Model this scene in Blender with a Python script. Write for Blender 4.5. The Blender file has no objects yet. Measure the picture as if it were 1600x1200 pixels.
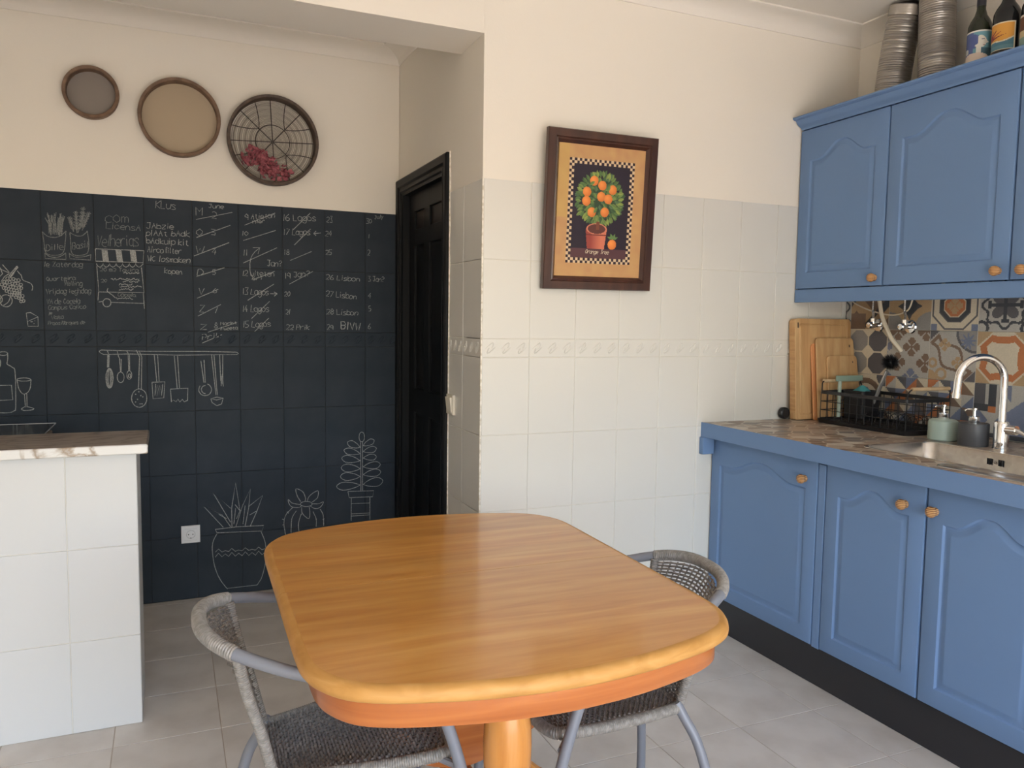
import bpy, bmesh, math, random
import numpy as np
from mathutils import Matrix, Vector
random.seed(7)
SC = bpy.context.scene
COL = SC.collection
# ------------------------------------------------------------------ camera, world, sun, exposure
CAMP = (-1.08604, -2.79714, 1.33898)
YAW, PITCH, ROLL = 0.41011, -0.07908, 0.01441
def camera():
    cy, sy, cp, sp = math.cos(YAW), math.sin(YAW), math.cos(PITCH), math.sin(PITCH)
    f = Vector((sy*cp, cy*cp, sp)); r = Vector((cy, -sy, 0)); u = r.cross(f)
    c, s = math.cos(ROLL), math.sin(ROLL)
    r, u = c*r + s*u, c*u - s*r
    d = bpy.data.cameras.new('camera'); d.sensor_width = 36; d.lens = 36*1234.82/1600; d.clip_start = .05
    o = bpy.data.objects.new('camera', d); COL.objects.link(o)
    m = Matrix.Identity(4)
    for i in range(3):
        m[i][0], m[i][1], m[i][2], m[i][3] = r[i], u[i], -f[i], CAMP[i]
    o.matrix_world = m
    SC.camera = o
camera()
W = bpy.data.worlds.new('sky'); SC.world = W; W.use_nodes = True
nt = W.node_tree; nt.nodes.clear()
sky = nt.nodes.new('ShaderNodeTexSky'); sky.sky_type = 'NISHITA'; sky.sun_disc = False
sky.sun_elevation = math.radians(52); sky.sun_rotation = math.radians(150); sky.air_density = 1.0; sky.dust_density = 1.5
bg = nt.nodes.new('ShaderNodeBackground'); bg.inputs['Strength'].default_value = 0.66
out = nt.nodes.new('ShaderNodeOutputWorld')
nt.links.new(sky.outputs[0], bg.inputs[0]); nt.links.new(bg.outputs[0], out.inputs[0])
sl = bpy.data.lights.new('sun', 'SUN'); sl.energy = 8.6; sl.color = (1.0, .95, .87); sl.angle = .009
so = bpy.data.objects.new('sun', sl); COL.objects.link(so)
so.rotation_euler = Vector((-.30, .52, -.80)).to_track_quat('-Z', 'Y').to_euler(); so.location = (2, -9, 8)
# balcony door opening behind the photographer: a light portal fills the real opening
OX0, OX1, OZ = -1.95, 1.05, 2.03
BY = -4.30
pl = bpy.data.lights.new('door_portal', 'AREA'); pl.shape = 'RECTANGLE'; pl.size = OX1-OX0; pl.size_y = OZ
pl.cycles.is_portal = True
po = bpy.data.objects.new('door_portal', pl); COL.objects.link(po)
po.location = ((OX0+OX1)/2, BY-.02, OZ/2); po.rotation_euler = (math.radians(90), 0, 0)
vs = SC.view_settings
vs.view_transform = 'Standard'; vs.look = 'None'; vs.gamma = 1; vs.use_curve_mapping = False
vs.exposure = 1.14
SC.cycles.max_bounces = 12; SC.cycles.diffuse_bounces = 8; SC.cycles.glossy_bounces = 4
SC.cycles.transmission_bounces = 8; SC.cycles.caustics_reflective = False; SC.cycles.caustics_refractive = False
SC.cycles.sample_clamp_indirect = 6.0; SC.cycles.use_denoising = True

# ------------------------------------------------------------------ helpers
def L(r, g, b):
    def c(x):
        x /= 255
        return x/12.92 if x <= .04045 else ((x+.055)/1.055)**2.4
    return (c(r), c(g), c(b), 1)
class MB:
    def __init__(s): s.v = []; s.f = []; s.m = []
    def add(s, vs_, fs, mi=0):
        n = len(s.v); s.v += [tuple(p) for p in vs_]
        s.f += [tuple(i+n for i in f) for f in fs]; s.m += [mi]*len(fs); return s
    def box(s, a, b, bev=0, mi=0):
        x0, y0, z0 = a; x1, y1, z1 = b
        if x0 > x1: x0, x1 = x1, x0
        if y0 > y1: y0, y1 = y1, y0
        if z0 > z1: z0, z1 = z1, z0
        if bev <= 0:
            v = [(x, y, z) for z in (z0, z1) for y in (y0, y1) for x in (x0, x1)]
            return s.add(v, [(0, 2, 3, 1), (4, 5, 7, 6), (0, 1, 5, 4), (2, 6, 7, 3), (0, 4, 6, 2), (1, 3, 7, 5)], mi)
        bm = bmesh.new()
        r = bmesh.ops.create_cube(bm, size=1)
        for v in bm.verts: v.co = ((x0+x1)/2+v.co.x*(x1-x0), (y0+y1)/2+v.co.y*(y1-y0), (z0+z1)/2+v.co.z*(z1-z0))
        bmesh.ops.bevel(bm, geom=bm.edges[:], offset=bev, segments=2 if bev > .004 else 1, affect='EDGES', profile=.5)
        return s.bm(bm, mi)
    def bm(s, bm, mi=0):
        bm.verts.index_update()
        s.add([v.co[:] for v in bm.verts], [[v.index for v in f.verts] for f in bm.faces], mi); bm.free(); return s
    def tube(s, path, r, n=8, caps=True, mi=0, closed=False):
        P = [Vector(p) for p in path]; N = len(P)
        R = r if isinstance(r, (list, tuple)) else [r]*N
        T = []
        for i in range(N):
            a = P[(i-1) % N] if (closed or i > 0) else P[i]; b = P[(i+1) % N] if (closed or i < N-1) else P[i]
            T.append((b-a).normalized() if (b-a).length > 1e-9 else Vector((0, 0, 1)))
        up = Vector((0, 0, 1)) if abs(T[0].z) < .9 else Vector((1, 0, 0))
        nrm = (up - T[0]*up.dot(T[0])).normalized()
        vv = []
        for i in range(N):
            nrm = (nrm - T[i]*nrm.dot(T[i])).normalized(); bn = T[i].cross(nrm)
            for k in range(n):
                a = 2*math.pi*k/n
                vv.append(P[i] + (nrm*math.cos(a)+bn*math.sin(a))*R[i])
        ff = []
        for i in range(N if closed else N-1):
            j = (i+1) % N
            for k in range(n):
                ff.append((i*n+k, i*n+(k+1) % n, j*n+(k+1) % n, j*n+k))
        if caps and not closed:
            ff.append(tuple(range(n-1, -1, -1))); ff.append(tuple((N-1)*n+k for k in range(n)))
        return s.add(vv, ff, mi)
    def lathe(s, prof, o=(0, 0, 0), axis='z', n=24, mi=0, cap=True):
        vv = []
        for r, h in prof:
            for k in range(n):
                a = 2*math.pi*k/n; c, d = r*math.cos(a), r*math.sin(a)
                if axis == 'z': p = (c, d, h)
                elif axis == 'y': p = (c, h, -d)
                else: p = (h, c, d)
                vv.append((o[0]+p[0], o[1]+p[1], o[2]+p[2]))
        N = len(prof)
        ff = [(i*n+k, i*n+(k+1) % n, (i+1)*n+(k+1) % n, (i+1)*n+k) for i in range(N-1) for k in range(n)]
        if cap:
            if prof[0][0] > 1e-6: ff.append(tuple(range(n-1, -1, -1)))
            if prof[-1][0] > 1e-6: ff.append(tuple((N-1)*n+k for k in range(n)))
        return s.add(vv, ff, mi)
    def loops(s, rings, close_last=True, close_first=False, mi=0):
        n = len(rings[0]); vv = [p for r in rings for p in r]
        ff = [(i*n+k, i*n+(k+1) % n, (i+1)*n+(k+1) % n, (i+1)*n+k) for i in range(len(rings)-1) for k in range(n)]
        if close_last: ff.append(tuple((len(rings)-1)*n+k for k in range(n)))
        if close_first: ff.append(tuple(range(n-1, -1, -1)))
        return s.add(vv, ff, mi)
    def xf(s, M):
        s.v = [tuple(M @ Vector(p)) for p in s.v]; return s
ORG = {}
def recalc(me):
    bm = bmesh.new(); bm.from_mesh(me); bmesh.ops.recalc_face_normals(bm, faces=bm.faces[:]); bm.to_mesh(me); bm.free()
def obj(name, mb, mats, parent=None, origin=None, angle=32, fix=True, tri=False):
    if not isinstance(mats, (list, tuple)): mats = [mats]
    if origin is None:
        if parent is not None: origin = ORG[parent]
        else:
            A = np.array(mb.v); origin = ((A[:, 0].min()+A[:, 0].max())/2, (A[:, 1].min()+A[:, 1].max())/2, A[:, 2].min())
    me = bpy.data.meshes.new(name)
    me.from_pydata([(p[0]-origin[0], p[1]-origin[1], p[2]-origin[2]) for p in mb.v], [], mb.f)
    for m in mats: me.materials.append(m)
    me.polygons.foreach_set('material_index', mb.m)
    if fix: recalc(me)
    me.polygons.foreach_set('use_smooth', [True]*len(me.polygons))
    me.set_sharp_from_angle(angle=math.radians(angle))
    o = bpy.data.objects.new(name, me); COL.objects.link(o)
    if parent is not None:
        po_ = ORG[parent]; o.parent = parent
        o.location = (origin[0]-po_[0], origin[1]-po_[1], origin[2]-po_[2])
    else: o.location = origin
    ORG[o] = tuple(origin)
    return o
def thing(name, label, cat, loc=(0, 0, 0), group=None):
    o = bpy.data.objects.new(name, None); COL.objects.link(o); o.location = loc; o.empty_display_size = .05
    o['label'] = label; o['category'] = cat
    if group: o['group'] = group
    ORG[o] = tuple(loc); return o
def tag(o, label, cat, group=None):
    o['label'] = label; o['category'] = cat
    if group: o['group'] = group
    return o
def struct(o): o['kind'] = 'structure'; return o
def share(name, me, parent, loc, rot=None):
    o = bpy.data.objects.new(name, me); COL.objects.link(o); o.parent = parent
    po_ = ORG[parent]; o.location = (loc[0]-po_[0], loc[1]-po_[1], loc[2]-po_[2])
    if rot: o.rotation_euler = rot
    ORG[o] = tuple(loc); return o
def dup(root, loc, rotz, label):
    def cp(o, par):
        c = o.copy(); COL.objects.link(c)
        if par is not None: c.parent = par; c.matrix_parent_inverse = o.matrix_parent_inverse
        for ch in kids.get(o, ()): cp(ch, c)
        return c
    kids = {}
    for o in bpy.data.objects:
        if o.parent: kids.setdefault(o.parent, []).append(o)
    r = cp(root, None); r.location = loc; r.rotation_euler = (0, 0, rotz); r['label'] = label
    return r
def spline(pts, n=6, closed=False):
    P = [Vector(p) for p in pts]; out_ = []
    N = len(P); rng = range(N) if closed else range(N-1)
    for i in rng:
        a = P[(i-1) % N] if closed or i > 0 else P[0]; b = P[i]; c = P[(i+1) % N]
        d = P[(i+2) % N] if closed or i+2 < N else P[-1]
        for k in range(n):
            t = k/n
            out_.append(.5*((2*b)+(-a+c)*t+(2*a-5*b+4*c-d)*t*t+(-a+3*b-3*c+d)*t**3))
    if not closed: out_.append(P[-1])
    return out_
def resample(path, step):
    P = [Vector(p) for p in path]; out_ = [P[0]]; acc = 0
    for a, b in zip(P, P[1:]):
        l = (b-a).length; d = step-acc
        while d <= l: out_.append(a.lerp(b, d/l)); d += step
        acc = l-(d-step)
    return out_
def wrapped(mb, path, r, pitch=.005, depth=.0013, n=12, mi=0):
    p = resample(path, pitch/3); R = [r+depth*(0 if i % 3 == 0 else 1) for i in range(len(p))]
    return mb.tube(p, R, n=n, mi=mi)

# ------------------------------------------------------------------ materials
def mat(name, col, rough=.5, metal=0, spec=.5, noise=None, bump=None, coat=0, trans=0, ior=1.45):
    m = bpy.data.materials.new(name); m.use_nodes = True
    t = m.node_tree; b = t.nodes['Principled BSDF']
    b.inputs['Base Color'].default_value = col; b.inputs['Roughness'].default_value = rough
    b.inputs['Metallic'].default_value = metal; b.inputs['Specular IOR Level'].default_value = spec
    b.inputs['Coat Weight'].default_value = coat; b.inputs['Coat Roughness'].default_value = .12
    b.inputs['Transmission Weight'].default_value = trans; b.inputs['IOR'].default_value = ior
    tc = None
    def coords(scale):
        nonlocal tc
        if tc is None: tc = t.nodes.new('ShaderNodeTexCoord')
        mp = t.nodes.new('ShaderNodeMapping'); mp.inputs['Scale'].default_value = scale if isinstance(scale, tuple) else (scale,)*3
        t.links.new(tc.outputs['Object'], mp.inputs[0]); return mp
    if noise:   # (scale, colour2, lo, hi, detail)
        sc, c2, lo, hi = noise[:4]
        mp = coords(sc); nz = t.nodes.new('ShaderNodeTexNoise'); nz.inputs['Scale'].default_value = 1; nz.inputs['Detail'].default_value = noise[4] if len(noise) > 4 else 4
        t.links.new(mp.outputs[0], nz.inputs['Vector'])
        rp = t.nodes.new('ShaderNodeValToRGB'); rp.color_ramp.elements[0].position = lo; rp.color_ramp.elements[1].position = hi
        rp.color_ramp.elements[0].color = col; rp.color_ramp.elements[1].color = c2
        t.links.new(nz.outputs['Fac'], rp.inputs[0]); t.links.new(rp.outputs[0], b.inputs['Base Color'])
    if bump:    # (scale, strength, distance)
        mp = coords(bump[0]); nz = t.nodes.new('ShaderNodeTexNoise'); nz.inputs['Scale'].default_value = 1; nz.inputs['Detail'].default_value = 5
        t.links.new(mp.outputs[0], nz.inputs['Vector'])
        bp_ = t.nodes.new('ShaderNodeBump'); bp_.inputs['Strength'].default_value = bump[1]; bp_.inputs['Distance'].default_value = bump[2]
        t.links.new(nz.outputs['Fac'], bp_.inputs['Height']); t.links.new(bp_.outputs[0], b.inputs['Normal'])
    return m
def vcol(name, rough=.5, coat=0):
    m = mat(name, (1, 1, 1, 1), rough, coat=coat); t = m.node_tree
    a = t.nodes.new('ShaderNodeVertexColor'); a.layer_name = 'print'
    t.links.new(a.outputs[0], t.nodes['Principled BSDF'].inputs['Base Color']); return m
def wood(name, c1, c2, c3, scale=(2.2, 30, 30), rough=.35, board=None, coat=0):
    m = mat(name, c1, rough, coat=coat); t = m.node_tree; b = t.nodes['Principled BSDF']
    tc = t.nodes.new('ShaderNodeTexCoord'); mp = t.nodes.new('ShaderNodeMapping'); mp.inputs['Scale'].default_value = scale
    t.links.new(tc.outputs['Object'], mp.inputs[0])
    nz = t.nodes.new('ShaderNodeTexNoise'); nz.inputs['Scale'].default_value = 1; nz.inputs['Detail'].default_value = 6; nz.inputs['Distortion'].default_value = .6
    t.links.new(mp.outputs[0], nz.inputs['Vector'])
    rp = t.nodes.new('ShaderNodeValToRGB'); e = rp.color_ramp.elements
    e[0].position = .3; e[0].color = c1; e[1].position = .72; e[1].color = c3; k = e.new(.52); k.color = c2
    t.links.new(nz.outputs['Fac'], rp.inputs[0]); src = rp.outputs[0]
    if board:   # (axis index, width)
        sp = t.nodes.new('ShaderNodeSeparateXYZ'); t.links.new(tc.outputs['Object'], sp.inputs[0])
        dv = t.nodes.new('ShaderNodeMath'); dv.operation = 'DIVIDE'; dv.inputs[1].default_value = board[1]; t.links.new(sp.outputs[board[0]], dv.inputs[0])
        fl = t.nodes.new('ShaderNodeMath'); fl.operation = 'FLOOR'; t.links.new(dv.outputs[0], fl.inputs[0])
        wn = t.nodes.new('ShaderNodeTexWhiteNoise'); wn.noise_dimensions = '1D'; t.links.new(fl.outputs[0], wn.inputs['W'])
        mr = t.nodes.new('ShaderNodeMapRange'); mr.inputs[3].default_value = .92; mr.inputs[4].default_value = 1.07; t.links.new(wn.outputs['Value'], mr.inputs[0])
        mx = t.nodes.new('ShaderNodeVectorMath'); mx.operation = 'SCALE'; t.links.new(src, mx.inputs[0]); t.links.new(mr.outputs[0], mx.inputs['Scale']); src = mx.outputs[0]
    t.links.new(src, b.inputs['Base Color']); return m
PAINT = mat('cream_wall_paint', (.80, .752, .67, 1), .7, spec=.25, bump=(160, .12, .002))
PAINTW = mat('white_ceiling_paint', (.80, .76, .695, 1), .75, spec=.2, bump=(120, .15, .002))
GROUT = mat('white_grout', (.72, .69, .62, 1), .7)
TILEW = mat('painted_white_tile', (.675, .66, .615, 1), .30, spec=1.0)
TILEP = mat('peninsula_white_tile', (.565, .575, .58, 1), .42, spec=.4)
TRIMW = mat('raw_plaster_edge', (.8, .76, .68, 1), .7, noise=(60, (.6, .55, .45, 1), .45, .6))
BOARD = mat('chalkboard_paint', (.029, .038, .050, 1), .55, spec=.1, noise=(7, (.036, .045, .058, 1), .4, .7), bump=(90, .08, .001))
BGROUT = mat('chalkboard_joint', (.018, .019, .021, 1), .7)
BLACKD = mat('black_door_paint', (.008, .0085, .0095, 1), .5, spec=.25)
DGLASS = mat('dark_brown_door_pane', (.016, .012, .011, 1), .45, spec=.25)
CHALK = mat('white_chalk', (.17, .18, .185, 1), .9, spec=.1, noise=(420, (.40, .41, .41, 1), .38, .64))
CHALKF = mat('faint_chalk', (.10, .11, .115, 1), .9, spec=.1, noise=(380, (.26, .27, .27, 1), .40, .66))
FLOORM = mat('grey_marbled_floor_tile', (.60, .57, .535, 1), .42, spec=.45, noise=(5.5, (.49, .455, .42, 1), .42, .72, 9))
FGROUT = mat('floor_grout', (.42, .36, .30, 1), .8)
BLUE = mat('blue_cabinet_paint', (.145, .240, .425, 1), .5, spec=.22, bump=(130, .05, .001))
BLUEU = BLUE
BLACKK = mat('black_plinth', (.022, .022, .026, 1), .45)
DARKGAP = mat('dark_cabinet_inside', (.03, .04, .06, 1), .8)
STEEL = mat('brushed_steel', (.62, .60, .57, 1), .27, metal=1, noise=((3, 60, 60), (.52, .50, .48, 1), .35, .65))
CHROME = mat('chrome', (.86, .86, .86, 1), .06, metal=1)
ALU = mat('aluminium_duct_foil', (.44, .415, .385, 1), .42, metal=1, bump=(90, .12, .002))
GREYTUBE = mat('grey_chair_tube', (.19, .20, .23, 1), .42, metal=.1, spec=.5)
WICK = mat('grey_brown_wicker', (.135, .12, .11, 1), .42, spec=.5, noise=(120, (.22, .20, .18, 1), .4, .65))
WRAP = mat('wicker_wrapping', (.19, .175, .158, 1), .40, spec=.6, noise=(100, (.28, .262, .24, 1), .4, .65))
BLK = mat('black_wire_coating', (.014, .014, .016, 1), .4)
WHITEP = mat('white_plastic', (.78, .77, .74, 1), .35)
CREAMP = mat('cream_pipe', (.74, .66, .52, 1), .4)
SIEVEW = mat('brown_bent_wood', (.13, .075, .045, 1), .55, noise=(30, (.20, .12, .075, 1), .4, .65))
WIRE = mat('dull_wire', (.42, .38, .33, 1), .4, metal=.6)
DWIRE = mat('dark_iron_wire', (.05, .035, .03, 1), .5, metal=.4)
PINK = mat('dried_pink_petals', (.25, .060, .080, 1), .8, noise=(60, (.42, .14, .16, 1), .4, .6))
GREENL = mat('sage_green_ceramic', (.40, .50, .44, 1), .4)
GREYC = mat('dark_grey_ceramic', (.075, .077, .085, 1), .42)
TEAL = mat('teal_cloth', (.06, .30, .32, 1), .8)
SAGE = mat('sage_green_plastic', (.26, .35, .28, 1), .55)
ORANGE = mat('copper_orange_board_edge', (.62, .27, .11, 1), .5)
FRAMEW = mat('dark_mahogany_frame', (.045, .017, .012, 1), .33, spec=.5, noise=((25, 25, 4), (.075, .028, .018, 1), .4, .7), coat=.2)
MARBLE = None
TWOOD = wood('honey_oak_tabletop', (.46, .185, .036, 1), (.54, .25, .056, 1), (.60, .31, .085, 1), (3.2, 30, 30), .30, board=(1, .082), coat=.6)
TEDGE = wood('honey_oak_edge', (.38, .18, .040, 1), (.46, .23, .058, 1), (.52, .275, .082, 1), (14, 14, 60), .58)
APRON = wood('orange_brown_apron', (.34, .098, .022, 1), (.40, .125, .03, 1), (.46, .16, .042, 1), (3, 3, 50), .28, coat=.3)
COLW = wood('varnished_orange_pine', (.46, .17, .03, 1), (.54, .22, .045, 1), (.60, .27, .07, 1), (30, 30, 3), .25, coat=.4)
BAMBOO = wood('bamboo_board', (.45, .25, .105, 1), (.54, .325, .15, 1), (.61, .40, .20, 1), (34, 34, 2.5), .45)
BAMBOOE = wood('bamboo_end_grain', (.40, .21, .085, 1), (.52, .30, .13, 1), (.60, .38, .19, 1), (5, 5, 60), .5)
LWOOD = wood('light_beech_handle', (.52, .36, .20, 1), (.60, .43, .26, 1), (.66, .50, .32, 1), (30, 3, 30), .5)
GLASSC = mat('clear_glass', (1, 1, 1, 1), .02, trans=1, ior=1.46)
BOTG = mat('dark_green_bottle_glass', (.018, .022, .012, 1), .12, spec=.6)
BOTB = mat('dark_bottle_glass', (.012, .013, .014, 1), .1, spec=.6)
FOIL = mat('dark_bottle_foil', (.02, .02, .03, 1), .35)
STUCCO = mat('sunlit_terrace_tile', (.60, .53, .44, 1), .8)
def stripes():
    m = mat('striped_zebrano_knob', (.5, .25, .1, 1), .4); t = m.node_tree
    tc = t.nodes.new('ShaderNodeTexCoord'); w = t.nodes.new('ShaderNodeTexWave'); w.bands_direction = 'Z'; w.inputs['Scale'].default_value = 58; w.inputs['Distortion'].default_value = .8
    t.links.new(tc.outputs['Object'], w.inputs['Vector'])
    r = t.nodes.new('ShaderNodeValToRGB'); r.color_ramp.elements[0].color = (.20, .075, .025, 1); r.color_ramp.elements[1].color = (.58, .34, .15, 1)
    r.color_ramp.elements[0].position = .3; r.color_ramp.elements[1].position = .6
    t.links.new(w.outputs[0], r.inputs[0]); t.links.new(r.outputs[0], t.nodes['Principled BSDF'].inputs['Base Color']); return m
KNOB = stripes()
def marble(name, base, vein, scale, seed=0):
    m = mat(name, base, .28, spec=.5); t = m.node_tree
    tc = t.nodes.new('ShaderNodeTexCoord'); mp = t.nodes.new('ShaderNodeMapping'); mp.inputs['Scale'].default_value = scale; mp.inputs['Location'].default_value = (seed, seed*.7, 0)
    t.links.new(tc.outputs['Object'], mp.inputs[0])
    nz = t.nodes.new('ShaderNodeTexNoise'); nz.inputs['Scale'].default_value = 1; nz.inputs['Detail'].default_value = 7; nz.inputs['Distortion'].default_value = 2.2
    t.links.new(mp.outputs[0], nz.inputs['Vector'])
    r = t.nodes.new('ShaderNodeValToRGB'); e = r.color_ramp.elements
    e[0].position = .44; e[0].color = base; e[1].position = .56; e[1].color = base; k = e.new(.50); k.color = vein
    t.links.new(nz.outputs['Fac'], r.inputs[0]); t.links.new(r.outputs[0], t.nodes['Principled BSDF'].inputs['Base Color']); return m
MARBF = marble('white_marble_edge', (.64, .635, .62, 1), (.30, .23, .165, 1), (3.2, 3, 5), 1.7)
MARBT = marble('taupe_stone_top', (.34, .29, .25, 1), (.15, .11, .085, 1), (3, 6, 4), .4)
def shards():
    m = mat('printed_petal_worktop', (.4, .3, .25, 1), .33, spec=.5); t = m.node_tree
    tc = t.nodes.new('ShaderNodeTexCoord'); mp = t.nodes.new('ShaderNodeMapping'); mp.inputs['Scale'].default_value = (15, 19, 1); mp.inputs['Rotation'].default_value = (0, 0, .6)
    t.links.new(tc.outputs['Object'], mp.inputs[0])
    v = t.nodes.new('ShaderNodeTexVoronoi'); v.voronoi_dimensions = '2D'; v.feature = 'F1'; v.inputs['Scale'].default_value = 1; v.inputs['Randomness'].default_value = .9
    v2 = t.nodes.new('ShaderNodeTexVoronoi'); v2.voronoi_dimensions = '2D'; v2.feature = 'DISTANCE_TO_EDGE'; v2.inputs['Scale'].default_value = 1; v2.inputs['Randomness'].default_value = .9
    t.links.new(mp.outputs[0], v.inputs['Vector']); t.links.new(mp.outputs[0], v2.inputs['Vector'])
    sp = t.nodes.new('ShaderNodeSeparateColor'); t.links.new(v.outputs['Color'], sp.inputs[0])
    r = t.nodes.new('ShaderNodeValToRGB'); r.color_ramp.interpolation = 'CONSTANT'; e = r.color_ramp.elements
    cs = [(.16, .105, .075), (.26, .175, .125), (.33, .24, .18), (.42, .33, .26), (.19, .165, .15), (.55, .49, .41), (.24, .16, .105), (.36, .30, .25)]
    e[0].position = 0; e[0].color = cs[0]+(1,); e[1].position = 1/8; e[1].color = cs[1]+(1,)
    for i in range(2, 8): k = e.new(i/8); k.color = cs[i]+(1,)
    t.links.new(sp.outputs[0], r.inputs[0])
    lt = t.nodes.new('ShaderNodeMath'); lt.operation = 'LESS_THAN'; lt.inputs[1].default_value = .055; t.links.new(v2.outputs['Distance'], lt.inputs[0])
    mx = t.nodes.new('ShaderNodeMix'); mx.data_type = 'RGBA'; t.links.new(lt.outputs[0], mx.inputs[0]); t.links.new(r.outputs[0], mx.inputs[6]); mx.inputs[7].default_value = (.52, .46, .38, 1)
    t.links.new(mx.outputs[2], t.nodes['Principled BSDF'].inputs['Base Color']); return m
SHARD = shards()
PRINT = vcol('printed_glaze', .4); PAPER = vcol('printed_paper', .55); LABEL = vcol('printed_label', .6)
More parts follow.
